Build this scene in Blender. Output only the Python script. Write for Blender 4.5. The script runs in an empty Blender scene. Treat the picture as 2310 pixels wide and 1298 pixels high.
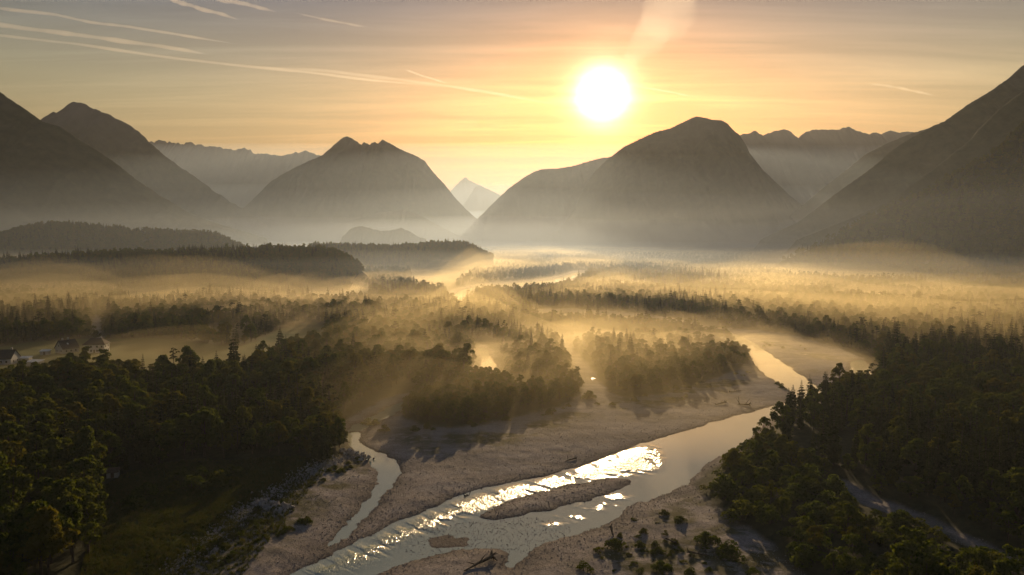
import bpy, math, random
import numpy as np

random.seed(7)
RNG = np.random.default_rng(11)
S = bpy.context.scene
COL = S.collection
R = math.radians

# ------------------------------------------------------------------ camera
CAM_H = 65.0
FPX, CX, CY, HORIZON = 1650.0, 1155.0, 649.0, 536.0        # measured on the 2310 px wide photograph
PITCH = math.atan((CY - HORIZON) / FPX)                     # camera looks this far below level
cam_data = bpy.data.cameras.new('camera')
cam = bpy.data.objects.new('camera', cam_data)
COL.objects.link(cam)
cam.location = (0, 0, CAM_H)
cam.rotation_euler = (math.pi / 2 - PITCH, 0, 0)
cam_data.sensor_width = 36.0
cam_data.lens = 36.0 * FPX / 2310.0
cam_data.clip_start = 1.0
cam_data.clip_end = 120000.0
S.camera = cam


def ray(x, y):
    """world direction of a pixel of the photograph (numpy friendly)"""
    a = (np.asarray(x, float) - CX) / FPX
    b = -(np.asarray(y, float) - CY) / FPX
    c, s = math.cos(PITCH), math.sin(PITCH)
    return np.stack([a, c + b * s, -s + b * c], -1)


def ground_at(x, y, z=0.0):
    d = ray(x, y)
    t = (z - CAM_H) / d[..., 2]
    return np.stack([d[..., 0] * t, d[..., 1] * t], -1)


def at_depth(x, y, D):
    d = ray(x, y)
    t = D / d[..., 1]
    return d[..., 0] * t, CAM_H + d[..., 2] * t


def to_px(X, Y, Z):
    c, s = math.cos(PITCH), math.sin(PITCH)
    dz = Z - CAM_H
    dep = Y * c - dz * s
    up = Y * s + dz * c
    return CX + FPX * X / dep, CY - FPX * up / dep


# ------------------------------------------------------------------ sky and sun
SUN_PX = (1360, 214)
sd = ray(*SUN_PX)
sd = sd / np.linalg.norm(sd)
SUN_EL = math.asin(sd[2])
SUN_AZ = math.atan2(sd[0], sd[1])                           # clockwise from +Y

world = bpy.data.worlds.new('World')
S.world = world
world.use_nodes = True
wn, wl = world.node_tree.nodes, world.node_tree.links
wn.clear()


def nd(nodes, typ, **kw):
    n = nodes.new(typ)
    for k, v in kw.items():
        setattr(n, k, v)
    return n


def mth(nodes, links, op, a, b=None, c=None, clamp=False):
    n = nodes.new('ShaderNodeMath')
    n.operation = op
    n.use_clamp = clamp
    for i, v in enumerate((a, b, c)):
        if v is None:
            continue
        if isinstance(v, (int, float)):
            n.inputs[i].default_value = v
        else:
            links.new(v, n.inputs[i])
    return n.outputs[0]


world.cycles.sampling_method = 'MANUAL'
world.cycles.sample_map_resolution = 1024
w_out = nd(wn, 'ShaderNodeOutputWorld')
w_bg = nd(wn, 'ShaderNodeBackground')
w_bg.inputs['Strength'].default_value = 0.08
sky = nd(wn, 'ShaderNodeTexSky', sky_type='NISHITA')
sky.sun_disc = False
sky.sun_elevation = SUN_EL
sky.sun_rotation = SUN_AZ
sky.altitude = 400
sky.air_density = 1.6
sky.dust_density = 1.2
sky.ozone_density = 1.5
tint = nd(wn, 'ShaderNodeMix', data_type='RGBA', blend_type='MULTIPLY')
tint.inputs[0].default_value = 1.0
wl.new(sky.outputs[0], tint.inputs[6])
TINT = tint.inputs[7]
# dusty morning air: amber towards the horizon, grey-mauve higher up
tc0 = nd(wn, 'ShaderNodeTexCoord')
sep0 = nd(wn, 'ShaderNodeSeparateXYZ')
wl.new(tc0.outputs['Generated'], sep0.inputs[0])
ramp = nd(wn, 'ShaderNodeValToRGB')
els = ramp.color_ramp.elements
els[0].position, els[0].color = 0.0, (0.80, 0.53, 0.31, 1)
els[1].position, els[1].color = 0.6, (0.48, 0.53, 0.72, 1)
for p_, c_ in ((0.10, (0.78, 0.535, 0.315, 1)), (0.185, (1.0, 0.80, 0.62, 1)), (0.30, (0.40, 0.40, 0.55, 1))):
    e_ = els.new(p_)
    e_.color = c_
wl.new(sep0.outputs[2], ramp.inputs[0])
wl.new(ramp.outputs[0], TINT)
# thin veil of cirrus: long streaks on a plane far overhead
tc = nd(wn, 'ShaderNodeTexCoord')
sep = nd(wn, 'ShaderNodeSeparateXYZ')
wl.new(tc.outputs['Generated'], sep.inputs[0])
zc = mth(wn, wl, 'MAXIMUM', sep.outputs[2], 0.02)
zc = mth(wn, wl, 'ADD', zc, 0.06)
comb = nd(wn, 'ShaderNodeCombineXYZ')
wl.new(mth(wn, wl, 'DIVIDE', sep.outputs[0], zc), comb.inputs[0])
wl.new(mth(wn, wl, 'DIVIDE', sep.outputs[1], zc), comb.inputs[1])
mp = nd(wn, 'ShaderNodeMapping')
mp.inputs['Rotation'].default_value = (0, 0, R(14))
mp.inputs['Scale'].default_value = (0.35, 2.2, 1)
wl.new(comb.outputs[0], mp.inputs[0])
cn = nd(wn, 'ShaderNodeTexNoise')
cn.inputs['Scale'].default_value = 1.3
cn.inputs['Detail'].default_value = 7
cn.inputs['Roughness'].default_value = 0.62
cn.inputs['Distortion'].default_value = 0.5
wl.new(mp.outputs[0], cn.inputs['Vector'])
cr = nd(wn, 'ShaderNodeMapRange')
cr.inputs[1].default_value = 0.42
cr.inputs[2].default_value = 0.75
cr.inputs[3].default_value = 0.93
cr.inputs[4].default_value = 1.28
wl.new(cn.outputs[0], cr.inputs[0])
veil = nd(wn, 'ShaderNodeVectorMath', operation='SCALE')
wl.new(cr.outputs[0], veil.inputs[3])
# the sun and its overexposed glow, painted into the sky colour round it
dot = nd(wn, 'ShaderNodeVectorMath', operation='DOT_PRODUCT')
nrm = nd(wn, 'ShaderNodeVectorMath', operation='NORMALIZE')
wl.new(tc.outputs['Generated'], nrm.inputs[0])
wl.new(nrm.outputs[0], dot.inputs[0])
dot.inputs[1].default_value = tuple(sd)
ang = mth(wn, wl, 'ARCCOSINE', mth(wn, wl, 'MINIMUM', dot.outputs['Value'], 0.9999999))


def glare(sig, amp, color):
    e = mth(wn, wl, 'DIVIDE', ang, -sig)
    e = mth(wn, wl, 'EXPONENT', e)
    e = mth(wn, wl, 'MULTIPLY', e, amp)
    v = nd(wn, 'ShaderNodeVectorMath', operation='SCALE')
    v.inputs[0].default_value = color
    wl.new(e, v.inputs[3])
    return v.outputs[0]


# the low sun reddens the dusty sky round it
red = nd(wn, 'ShaderNodeMix', data_type='RGBA', blend_type='MULTIPLY')
wl.new(mth(wn, wl, 'EXPONENT', mth(wn, wl, 'DIVIDE', ang, -R(14))), red.inputs[0])
wl.new(tint.outputs[2], red.inputs[6])
red.inputs[7].default_value = (0.90, 0.60, 0.44, 1)
acc = red.outputs[2]
for g in ((R(0.5), 480.0, (1.0, 0.94, 0.78)), (R(1.1), 50.0, (1.0, 0.80, 0.38)), (R(3.0), 1.5, (1.0, 0.62, 0.26))):
    ad = nd(wn, 'ShaderNodeVectorMath', operation='ADD')
    wl.new(acc, ad.inputs[0])
    wl.new(glare(*g), ad.inputs[1])
    acc = ad.outputs[0]
wl.new(acc, veil.inputs[0])
acc = veil.outputs[0]
wl.new(acc, w_bg.inputs['Color'])
wl.new(w_bg.outputs[0], w_out.inputs['Surface'])

sun_data = bpy.data.lights.new('sun', 'SUN')
sun_data.energy = 5.0
sun_data.angle = R(0.55)
sun_data.color = (1.0, 0.71, 0.39)
sun = bpy.data.objects.new('sun', sun_data)
COL.objects.link(sun)
sun.location = (0, 0, 300)
sun.rotation_euler = (math.pi / 2 - SUN_EL, 0, math.pi - SUN_AZ)

S.view_settings.view_transform = 'Standard'
S.view_settings.look = 'None'
S.view_settings.gamma = 1.0
S.view_settings.exposure = -0.15
S.render.engine = 'CYCLES'
cy = S.cycles
cy.max_bounces = 4
cy.diffuse_bounces = 2
cy.glossy_bounces = 2
cy.transmission_bounces = 2
cy.transparent_max_bounces = 32
cy.volume_bounces = 1
cy.use_adaptive_sampling = True
cy.adaptive_threshold = 0.03
cy.caustics_reflective = False
cy.caustics_refractive = False
cy.sample_clamp_direct = 0
cy.sample_clamp_indirect = 4
cy.use_denoising = True
cy.denoiser = 'OPENIMAGEDENOISE'


# ------------------------------------------------------------------ helpers
def vhash(ix, iy, seed):
    h = (ix.astype(np.int64) * 374761393 + iy.astype(np.int64) * 668265263 + seed * 1442695041) & 0xffffffff
    h = ((h ^ (h >> 13)) * 1274126177) & 0xffffffff
    h = h ^ (h >> 16)
    return (h & 0xffff) / 65535.0


def vnoise(x, y, seed=0):
    ix, iy = np.floor(x), np.floor(y)
    fx, fy = x - ix, y - iy
    fx = fx * fx * (3 - 2 * fx)
    fy = fy * fy * (3 - 2 * fy)
    a, b = vhash(ix, iy, seed), vhash(ix + 1, iy, seed)
    c, d = vhash(ix, iy + 1, seed), vhash(ix + 1, iy + 1, seed)
    return (a * (1 - fx) + b * fx) * (1 - fy) + (c * (1 - fx) + d * fx) * fy


def fbm(x, y, oct=4, seed=0):
    s, a, n = 0, 0.5, 0
    for i in range(oct):
        s = s + a * vnoise(x, y, seed + i * 17)
        n += a
        a *= 0.5
        x, y = x * 2.03 + 11.3, y * 2.03 - 7.7
    return s / n


def sstep(a, b, v):
    t = np.clip((v - a) / (b - a), 0, 1)
    return t * t * (3 - 2 * t)


def poly_sd(poly, x, y):
    """signed distance to a polygon, negative inside; rough beyond 40 m of its box"""
    poly = np.asarray(poly, float)
    lo, hi = poly.min(0), poly.max(0)
    far = np.maximum(np.maximum(lo[0] - x, x - hi[0]), np.maximum(lo[1] - y, y - hi[1]))
    out = np.maximum(far, 40.0)
    near = far < 40
    x, y = x[near], y[near]
    if not len(x):
        return out
    best = np.full(x.shape, 1e18)
    inside = np.zeros(x.shape, bool)
    n = len(poly)
    for i in range(n):
        x0, y0 = poly[i]
        x1, y1 = poly[(i + 1) % n]
        ex, ey = x1 - x0, y1 - y0
        wx, wy = x - x0, y - y0
        t = np.clip((wx * ex + wy * ey) / (ex * ex + ey * ey + 1e-12), 0, 1)
        dx, dy = wx - ex * t, wy - ey * t
        np.minimum(best, dx * dx + dy * dy, out=best)
        if y0 != y1:
            inside ^= ((y0 > y) != (y1 > y)) & (x < ex * wy / ey + x0)
    d = np.sqrt(best)
    out[near] = np.where(inside, -d, d)
    return out


def smooth_poly(P, n=2):
    """rounds the corners of a traced outline"""
    P = np.asarray(P, float)
    for _ in range(n):
        Q = np.roll(P, -1, 0)
        P = np.stack([P * .75 + Q * .25, P * .25 + Q * .75], 1).reshape(-1, 2)
    return P


def gpoly(pts, n=1):
    p = np.asarray(pts, float)
    g = ground_at(p[:, 0], p[:, 1])
    return smooth_poly(g, n)


def mesh_from(name, V, F, smooth=False):
    me = bpy.data.meshes.new(name)
    V = np.ascontiguousarray(V, np.float32)
    F = np.asarray(F, np.int32)
    k = F.shape[1]
    me.vertices.add(len(V))
    me.vertices.foreach_set('co', V.ravel())
    me.loops.add(F.size)
    me.loops.foreach_set('vertex_index', F.ravel())
    me.polygons.add(len(F))
    me.polygons.foreach_set('loop_start', np.arange(0, F.size, k, dtype=np.int32))
    me.polygons.foreach_set('loop_total', np.full(len(F), k, np.int32))
    me.polygons.foreach_set('use_smooth', np.full(len(F), smooth, bool))
    me.update(calc_edges=True)
    return me


def link(name, data, mats=(), parent=None, **props):
    o = bpy.data.objects.new(name, data)
    COL.objects.link(o)
    if data is not None and mats:
        for m in (mats if isinstance(mats, (list, tuple)) else [mats]):
            if len(data.materials) < (len(mats) if isinstance(mats, (list, tuple)) else 1):
                data.materials.append(m)
    if parent is not None:
        o.parent = parent
    for k, v in props.items():
        o[k] = v
    return o


def grid_faces(nu, nv):
    i = np.arange(nu - 1)[:, None] * nv + np.arange(nv - 1)[None, :]
    return np.stack([i, i + nv, i + nv + 1, i + 1], -1).reshape(-1, 4)


def attr(me, name, val):
    a = me.attributes.new(name, 'FLOAT', 'POINT')
    a.data.foreach_set('value', np.ascontiguousarray(val, np.float32))


class Shape:
    """collects boxes, tubes and prisms into one mesh"""
    def __init__(self):
        self.V, self.F = [], []

    def add(self, V, F):
        b = len(self.V)
        self.V += [tuple(v) for v in V]
        self.F += [tuple(b + i for i in f) for f in F]

    def box(self, x0, x1, y0, y1, z0, z1):
        self.add([(x0, y0, z0), (x1, y0, z0), (x1, y1, z0), (x0, y1, z0), (x0, y0, z1), (x1, y0, z1), (x1, y1, z1), (x0, y1, z1)],
                 [(0, 3, 2, 1), (4, 5, 6, 7), (0, 1, 5, 4), (1, 2, 6, 5), (2, 3, 7, 6), (3, 0, 4, 7)])

    def tube(self, pts, rad, n=6):
        pts = [np.array(p, float) for p in pts]
        b = len(self.V)
        for i, p in enumerate(pts):
            d = pts[min(i + 1, len(pts) - 1)] - pts[max(i - 1, 0)]
            d = d / (np.linalg.norm(d) + 1e-9)
            u = np.cross(d, (0.31, 0.2, 0.93) if abs(d[2]) < .9 else (1, 0.1, 0))
            u /= np.linalg.norm(u)
            w = np.cross(d, u)
            for k in range(n):
                a = 2 * math.pi * k / n
                self.V.append(tuple(p + rad[i] * (u * math.cos(a) + w * math.sin(a))))
        for i in range(len(pts) - 1):
            for k in range(n):
                k2 = (k + 1) % n
                self.F.append((b + i * n + k, b + i * n + k2, b + (i + 1) * n + k2, b + (i + 1) * n + k))
        self.F.append(tuple(b + k for k in reversed(range(n))))
        self.F.append(tuple(b + (len(pts) - 1) * n + k for k in range(n)))

    def mesh(self, name):
        me = bpy.data.meshes.new(name)
        me.from_pydata(self.V, [], self.F)
        me.update()
        return me


# ------------------------------------------------------------------ materials
def material(name):
    m = bpy.data.materials.new(name)
    m.use_nodes = True
    m.node_tree.nodes.clear()
    n, l = m.node_tree.nodes, m.node_tree.links
    out = n.new('ShaderNodeOutputMaterial')
    return m, n, l, out


def bsdf(n, l, out, color=None, rough=0.9, spec=0.2):
    b = n.new('ShaderNodeBsdfPrincipled')
    if color is not None:
        b.inputs['Base Color'].default_value = (*color, 1)
    b.inputs['Roughness'].default_value = rough
    b.inputs['Specular IOR Level'].default_value = spec
    l.new(b.outputs[0], out.inputs['Surface'])
    return b


def mixc(n, l, fac, a, b, blend='MIX'):
    m = n.new('ShaderNodeMix')
    m.data_type = 'RGBA'
    m.blend_type = blend
    for i, v in ((0, fac), (6, a), (7, b)):
        if isinstance(v, tuple):
            m.inputs[i].default_value = (*v, 1)
        elif isinstance(v, (int, float)):
            m.inputs[i].default_value = v
        else:
            l.new(v, m.inputs[i])
    return m.outputs[2]


def noise(n, l, scale, detail=4, rough=0.6, vec=None):
    t = n.new('ShaderNodeTexNoise')
    t.inputs['Scale'].default_value = scale
    t.inputs['Detail'].default_value = detail
    t.inputs['Roughness'].default_value = rough
    if vec is not None:
        l.new(vec, t.inputs['Vector'])
    return t.outputs[0]


def rng(n, l, v, a, b, c=0.0, d=1.0):
    m = n.new('ShaderNodeMapRange')
    m.clamp = True
    l.new(v, m.inputs[0])
    for i, x in enumerate((a, b, c, d)):
        m.inputs[i + 1].default_value = x
    return m.outputs[0]


def attribute(n, name):
    a = n.new('ShaderNodeAttribute')
    a.attribute_name = name
    return a.outputs['Fac']


def simple(name, color, rough=0.85, var=0.25, scale=1.5, spec=0.2):
    m, n, l, out = material(name)
    b = bsdf(n, l, out, color, rough, spec)
    co = n.new('ShaderNodeTexCoord').outputs['Object']
    k = noise(n, l, scale, 5, 0.65, co)
    c = mixc(n, l, rng(n, l, k, 0.3, 0.7), tuple(v * (1 - var) for v in color), tuple(min(1, v * (1 + var)) for v in color))
    l.new(c, b.inputs['Base Color'])
    return m


# ground: gravel, forest floor, meadow, damp margin, low plants on the bars
M_GROUND, n, l, out = material('ground')
b = bsdf(n, l, out, None, 0.95, 0.1)
pos = n.new('ShaderNodeNewGeometry').outputs['Position']
g_big = noise(n, l, 0.05, 5, 0.6, pos)
g_mid = noise(n, l, 0.35, 5, 0.65, pos)
g_fin = noise(n, l, 2.2, 3, 0.7, pos)
vor = n.new('ShaderNodeTexVoronoi')
vor.inputs['Scale'].default_value = 3.2
vor.inputs['Randomness'].default_value = 1.0
l.new(pos, vor.inputs['Vector'])
stone = n.new('ShaderNodeSeparateColor')
l.new(vor.outputs['Color'], stone.inputs[0])
grav = mixc(n, l, rng(n, l, g_big, 0.35, 0.65), (0.36, 0.305, 0.275), (0.50, 0.43, 0.39))
grav = mixc(n, l, rng(n, l, g_mid, 0.3, 0.75, 0, 0.5), grav, (0.25, 0.215, 0.195))
grav = mixc(n, l, rng(n, l, stone.outputs[0], 0.45, 1.0, 0, 0.45), grav, (0.62, 0.55, 0.49))
grav = mixc(n, l, rng(n, l, stone.outputs[1], 0.55, 1.0, 0, 0.55), grav, (0.12, 0.10, 0.09))
grav = mixc(n, l, rng(n, l, g_fin, 0.35, 0.75, 0.0, 0.55), grav, (0.15, 0.13, 0.115))
mpb = n.new('ShaderNodeMapping')
mpb.inputs['Rotation'].default_value = (0, 0, R(-38))
mpb.inputs['Scale'].default_value = (0.018, 0.11, 1)
l.new(pos, mpb.inputs[0])
band = noise(n, l, 1.0, 6, 0.62, mpb.outputs[0])
grav = mixc(n, l, rng(n, l, band, 0.47, 0.60, 0, 0.5), grav, (0.17, 0.145, 0.125))
grav = mixc(n, l, rng(n, l, band, 0.46, 0.34, 0, 0.5), grav, (0.50, 0.44, 0.39))
wet = mixc(n, l, 1.0, grav, (0.42, 0.40, 0.38), 'MULTIPLY')
grav = mixc(n, l, attribute(n, 'wet'), grav, wet)
vegc = mixc(n, l, rng(n, l, g_mid, 0.35, 0.65), (0.055, 0.06, 0.022), (0.115, 0.10, 0.04))
vmask = mth(n, l, 'MULTIPLY', attribute(n, 'cover'), rng(n, l, g_mid, 0.34, 0.52))
grav = mixc(n, l, vmask, grav, vegc)
meadow = mixc(n, l, rng(n, l, g_big, 0.35, 0.65), (0.05, 0.085, 0.02), (0.095, 0.115, 0.032))
meadow = mixc(n, l, rng(n, l, g_mid, 0.3, 0.7, 0, 0.6), meadow, (0.07, 0.08, 0.03))
floor_c = mixc(n, l, rng(n, l, g_mid, 0.35, 0.65), (0.032, 0.036, 0.016), (0.06, 0.058, 0.026))
c1 = mixc(n, l, attribute(n, 'meadow'), floor_c, meadow)
c2 = mixc(n, l, attribute(n, 'gravel'), c1, grav)
l.new(c2, b.inputs['Base Color'])
bump = n.new('ShaderNodeBump')
bump.inputs['Strength'].default_value = 0.7
bump.inputs['Distance'].default_value = 0.25
hh = mth(n, l, 'ADD', mth(n, l, 'MULTIPLY', stone.outputs[1], 0.25), g_mid)
hh = mth(n, l, 'ADD', hh, mth(n, l, 'MULTIPLY', g_fin, 0.6))
l.new(hh, bump.inputs['Height'])
l.new(bump.outputs[0], b.inputs['Normal'])

# water
M_WATER, n, l, out = material('water')
b = bsdf(n, l, out, (0.33, 0.38, 0.29), 0.04, 0.5)
b.inputs['IOR'].default_value = 2.1
pos = n.new('ShaderNodeNewGeometry').outputs['Position']
mp = n.new('ShaderNodeMapping')
mp.inputs['Rotation'].default_value = (0, 0, R(-52))
mp.inputs['Scale'].default_value = (1.0, 0.55, 1)
l.new(pos, mp.inputs[0])
rap = attribute(n, 'rapids')
w1 = noise(n, l, 0.95, 4, 0.6, mp.outputs[0])
w2 = noise(n, l, 0.16, 4, 0.6, mp.outputs[0])
w3 = noise(n, l, 0.05, 2, 0.5, pos)
hgt = mth(n, l, 'MULTIPLY', w1, rap)
hgt = mth(n, l, 'ADD', mth(n, l, 'MULTIPLY', hgt, 1.0), mth(n, l, 'MULTIPLY', w2, 0.035))
bp = n.new('ShaderNodeBump')
bp.inputs['Strength'].default_value = 1.0
bp.inputs['Distance'].default_value = 1.0
l.new(hgt, bp.inputs['Height'])
l.new(bp.outputs[0], b.inputs['Normal'])
l.new(rng(n, l, rap, 0.0, 1.0, 0.035, 0.30), b.inputs['Roughness'])
l.new(rng(n, l, rap, 0.1, 0.9, 0.5, 0.06), b.inputs['Specular IOR Level'])


def leaf_material(name, dark, light, autumn, a_amt, transl=0.35):
    m, n, l, out = material(name)
    oi = n.new('ShaderNodeObjectInfo')
    co = n.new('ShaderNodeTexCoord').outputs['Object']
    k = noise(n, l, 0.55, 3, 0.6, co)
    c = mixc(n, l, rng(n, l, k, 0.3, 0.7), dark, light)
    c = mixc(n, l, rng(n, l, oi.outputs['Random'], 0.45, 1.0, 0, a_amt), c, autumn)
    d = n.new('ShaderNodeBsdfDiffuse')
    t = n.new('ShaderNodeBsdfTranslucent')
    l.new(c, d.inputs[0])
    l.new(mixc(n, l, 1.0, c, (1.25, 1.1, 0.55), 'MULTIPLY'), t.inputs[0])
    mx = n.new('ShaderNodeMixShader')
    mx.inputs[0].default_value = transl
    l.new(d.outputs[0], mx.inputs[1])
    l.new(t.outputs[0], mx.inputs[2])
    l.new(mx.outputs[0], out.inputs['Surface'])
    return m


M_SPRUCE = leaf_material('spruce_needles', (0.020, 0.030, 0.009), (0.044, 0.056, 0.014), (0.052, 0.054, 0.013), 0.5, 0.22)
M_LEAF = leaf_material('broad_leaves', (0.036, 0.060, 0.010), (0.104, 0.132, 0.021), (0.135, 0.112, 0.018), 0.6, 0.48)
M_WILLOW = leaf_material('willow_leaves', (0.040, 0.066, 0.011), (0.108, 0.140, 0.024), (0.13, 0.125, 0.02), 0.5, 0.48)
M_BARK = simple('bark', (0.075, 0.055, 0.04), 0.95, 0.4, 3)
M_DRIFT = simple('driftwood', (0.075, 0.058, 0.045), 0.9, 0.4, 2)
M_ROCK = simple('rock', (0.36, 0.33, 0.31), 0.9, 0.35, 0.8)
M_PEBBLE = simple('stone', (0.33, 0.29, 0.26), 0.9, 0.45, 0.7)
M_WALLW = simple('white_plaster', (0.55, 0.53, 0.52), 0.9, 0.08, 0.8)
M_WALLG = simple('grey_plaster', (0.42, 0.40, 0.36), 0.9, 0.1, 0.8)
M_ROOFD = simple('dark_roof_tiles', (0.075, 0.055, 0.045), 0.85, 0.3, 2.5)
M_ROOFG = simple('grey_roof_sheet', (0.48, 0.50, 0.50), 0.35, 0.12, 1.0, 0.5)
M_GLASS = simple('window_glass', (0.03, 0.035, 0.04), 0.08, 0.1, 1.0, 0.6)
M_TRIM = simple('painted_trim', (0.6, 0.58, 0.54), 0.6, 0.08, 1.0)
M_WOOD = simple('weathered_boards', (0.14, 0.10, 0.07), 0.9, 0.3, 2.0)


def mountain_material(name, low, high, rock):
    m, n, l, out = material(name)
    b = bsdf(n, l, out, None, 0.97, 0.05)
    pos = n.new('ShaderNodeNewGeometry').outputs['Position']
    a = noise(n, l, 0.004, 6, 0.6, pos)
    f = noise(n, l, 0.022, 6, 0.6, pos)
    c = mixc(n, l, rng(n, l, f, 0.35, 0.65), low, high)
    sp = n.new('ShaderNodeSeparateXYZ')
    l.new(pos, sp.inputs[0])
    hgt = mth(n, l, 'ADD', sp.outputs[2], mth(n, l, 'MULTIPLY', a, 500.0))
    c = mixc(n, l, rng(n, l, hgt, 850, 1300), c, rock)
    l.new(c, b.inputs['Base Color'])
    bp = n.new('ShaderNodeBump')
    bp.inputs['Strength'].default_value = 0.6
    bp.inputs['Distance'].default_value = 8.0
    l.new(f, bp.inputs['Height'])
    l.new(bp.outputs[0], b.inputs['Normal'])
    return m


M_MOUNT = mountain_material('forested_mountain', (0.028, 0.037, 0.017), (0.056, 0.064, 0.028), (0.13, 0.12, 0.11))
M_HILL = mountain_material('wooded_hill_floor', (0.026, 0.033, 0.016), (0.05, 0.056, 0.026), (0.15, 0.14, 0.125))

# ------------------------------------------------------------------ the river plain, traced on the photograph and laid on level ground
W_MAIN = [(380, 1430), (560, 1345), (650, 1298), (760, 1246), (870, 1192), (960, 1152), (1060, 1109), (1150, 1091), (1280, 1063), (1420, 1011), (1500, 986),
          (1600, 956), (1690, 931), (1765, 912), (1800, 895), (1770, 872), (1730, 850), (1702, 822), (1688, 792), (1650, 762), (1600, 745), (1560, 735),
          (1580, 731), (1640, 748), (1700, 772), (1742, 803), (1782, 830), (1834, 865), (1856, 884), (1840, 905), (1790, 925), (1745, 941), (1708, 970),
          (1690, 1000), (1622, 1025), (1572, 1070), (1548, 1092), (1500, 1114), (1440, 1134), (1402, 1150), (1382, 1175), (1330, 1194), (1265, 1214),
          (1225, 1228), (1180, 1262), (1142, 1284), (1150, 1262), (1160, 1243), (1090, 1236), (1015, 1240), (930, 1262), (850, 1300), (790, 1345), (640, 1450)]
W_ISLE = [(1072, 1171), (1098, 1150), (1160, 1124), (1250, 1100), (1350, 1081), (1415, 1078), (1428, 1090), (1382, 1112), (1290, 1139), (1200, 1160), (1130, 1175)]
W_SIDE = [(788, 970), (804, 968), (809, 990), (832, 1014), (870, 1029), (900, 1044), (903, 1064), (886, 1090), (870, 1112), (846, 1142), (820, 1176), (790, 1198),
          (758, 1228), (728, 1243), (742, 1224), (770, 1190), (800, 1164), (830, 1129), (850, 1092), (858, 1066), (842, 1050), (836, 1034), (810, 1026), (786, 1006), (779, 986)]
W_SIDE2 = [(770, 980), (798, 962), (838, 940), (868, 925), (905, 907), (928, 902), (918, 918), (882, 938), (850, 954), (812, 973)]
W_MID = [(1076, 784), (1100, 786), (1109, 812), (1122, 825), (1106, 844), (1074, 846), (1090, 822), (1084, 802)]
W_POOL = [(1920, 813), (1957, 814), (1964, 850), (1940, 862), (1908, 862), (1917, 836)]
W_FAR1 = [(1195, 704), (1290, 707), (1400, 713), (1480, 718), (1545, 727), (1580, 738), (1530, 731), (1460, 722), (1400, 718), (1290, 711)]
W_FAR2 = [(1014, 674), (1044, 652), (1130, 642), (1245, 634), (1262, 627), (1290, 617), (1312, 614), (1306, 625), (1280, 631), (1235, 642), (1130, 650), (1074, 657), (1040, 676)]
W_PUD = [(1334, 852), (1340, 852), (1343, 857), (1339, 859), (1335, 856)]
WATERS = [('river', W_MAIN), ('side_stream', W_SIDE), ('upper_side_stream', W_SIDE2), ('forest_stream', W_MID), ('backwater_pool', W_POOL),
          ('far_channel', W_FAR1), ('far_river_bend', W_FAR2), ('puddle', W_PUD)]
SHALLOW = [(985, 1185), (1075, 1176), (1200, 1166), (1260, 1172), (1300, 1200), (1240, 1228), (1170, 1255), (1090, 1240), (1000, 1246), (930, 1256), (900, 1240)]
RAPIDS = [(600, 1320), (760, 1252), (870, 1198), (1060, 1118), (1280, 1070), (1420, 1018), (1478, 1002), (1500, 1040), (1480, 1066), (1420, 1074), (1300, 1090), (1180, 1120), (1080, 1160), (1000, 1190), (920, 1225), (800, 1300)]
GLINT = [(1350, 1120), (1420, 1112), (1430, 1135), (1380, 1150), (1300, 1180), (1220, 1200), (1180, 1180), (1280, 1150)]

G_MAIN = [(150, 1470), (300, 1360), (395, 1298), (520, 1192), (605, 1132), (700, 1075), (762, 1040), (800, 1012), (768, 985), (774, 955), (835, 922), (885, 895), (940, 888), (935, 905), (905, 930), (908, 945), (960, 968),
          (1030, 972), (1100, 962), (1180, 940), (1250, 930), (1310, 905), (1316, 870), (1290, 820), (1262, 770), (1275, 765), (1310, 810), (1348, 850), (1370, 885), (1410, 905), (1500, 893), (1600, 862),
          (1690, 830), (1682, 785), (1655, 757), (1560, 740), (1450, 724), (1340, 715), (1195, 708), (1195, 698), (1340, 701), (1500, 715), (1620, 742), (1760, 752), (1870, 782), (1952, 808), (1972, 850),
          (1910, 875), (1870, 890), (1800, 925), (1745, 960), (1705, 990), (1690, 1010), (1572, 1082), (1562, 1100), (1595, 1145), (1690, 1205), (1765, 1265), (1830, 1330), (1900, 1470)]
G_TRACK = [(1870, 1085), (1925, 1100), (1965, 1132), (2055, 1158), (2155, 1206), (2325, 1280), (2325, 1310), (2150, 1226), (2040, 1176), (1950, 1150), (1905, 1112)]
G_MID = [(1070, 780), (1108, 780), (1118, 812), (1130, 828), (1110, 850), (1072, 850), (1086, 822), (1078, 800)]
G_FAR = [(985, 678), (1030, 648), (1130, 638), (1245, 628), (1300, 610), (1325, 612), (1310, 630), (1250, 645), (1240, 662), (1120, 664), (1070, 662), (1045, 685)]
G_LANE = [(205, 745), (213, 715), (224, 715), (226, 750), (240, 778), (225, 778)]
GRAVELS = [G_MAIN, G_TRACK, G_MID, G_FAR, G_LANE]
MEADOWS = [[(250, 1110), (420, 1062), (520, 1070), (640, 1058), (700, 1062), (600, 1130), (515, 1192), (390, 1298), (280, 1370), (215, 1370), (250, 1200)],
           [(-60, 800), (120, 775), (330, 772), (480, 790), (560, 790), (640, 745), (735, 733), (735, 790), (640, 815), (560, 850), (480, 872), (330, 872), (120, 880), (-60, 905)],
           [(270, 662), (460, 655), (440, 692), (290, 702)],
           [(480, 598), (820, 584), (870, 600), (600, 609)], [(700, 640), (800, 640), (860, 680), (750, 700), (690, 680)],
           [(800, 578), (1130, 578), (1090, 600), (1040, 645), (990, 665), (930, 655), (925, 610), (850, 596)],
           [(1690, 590), (1850, 584), (2060, 606), (2060, 642), (1850, 640), (1700, 612)]]
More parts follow.
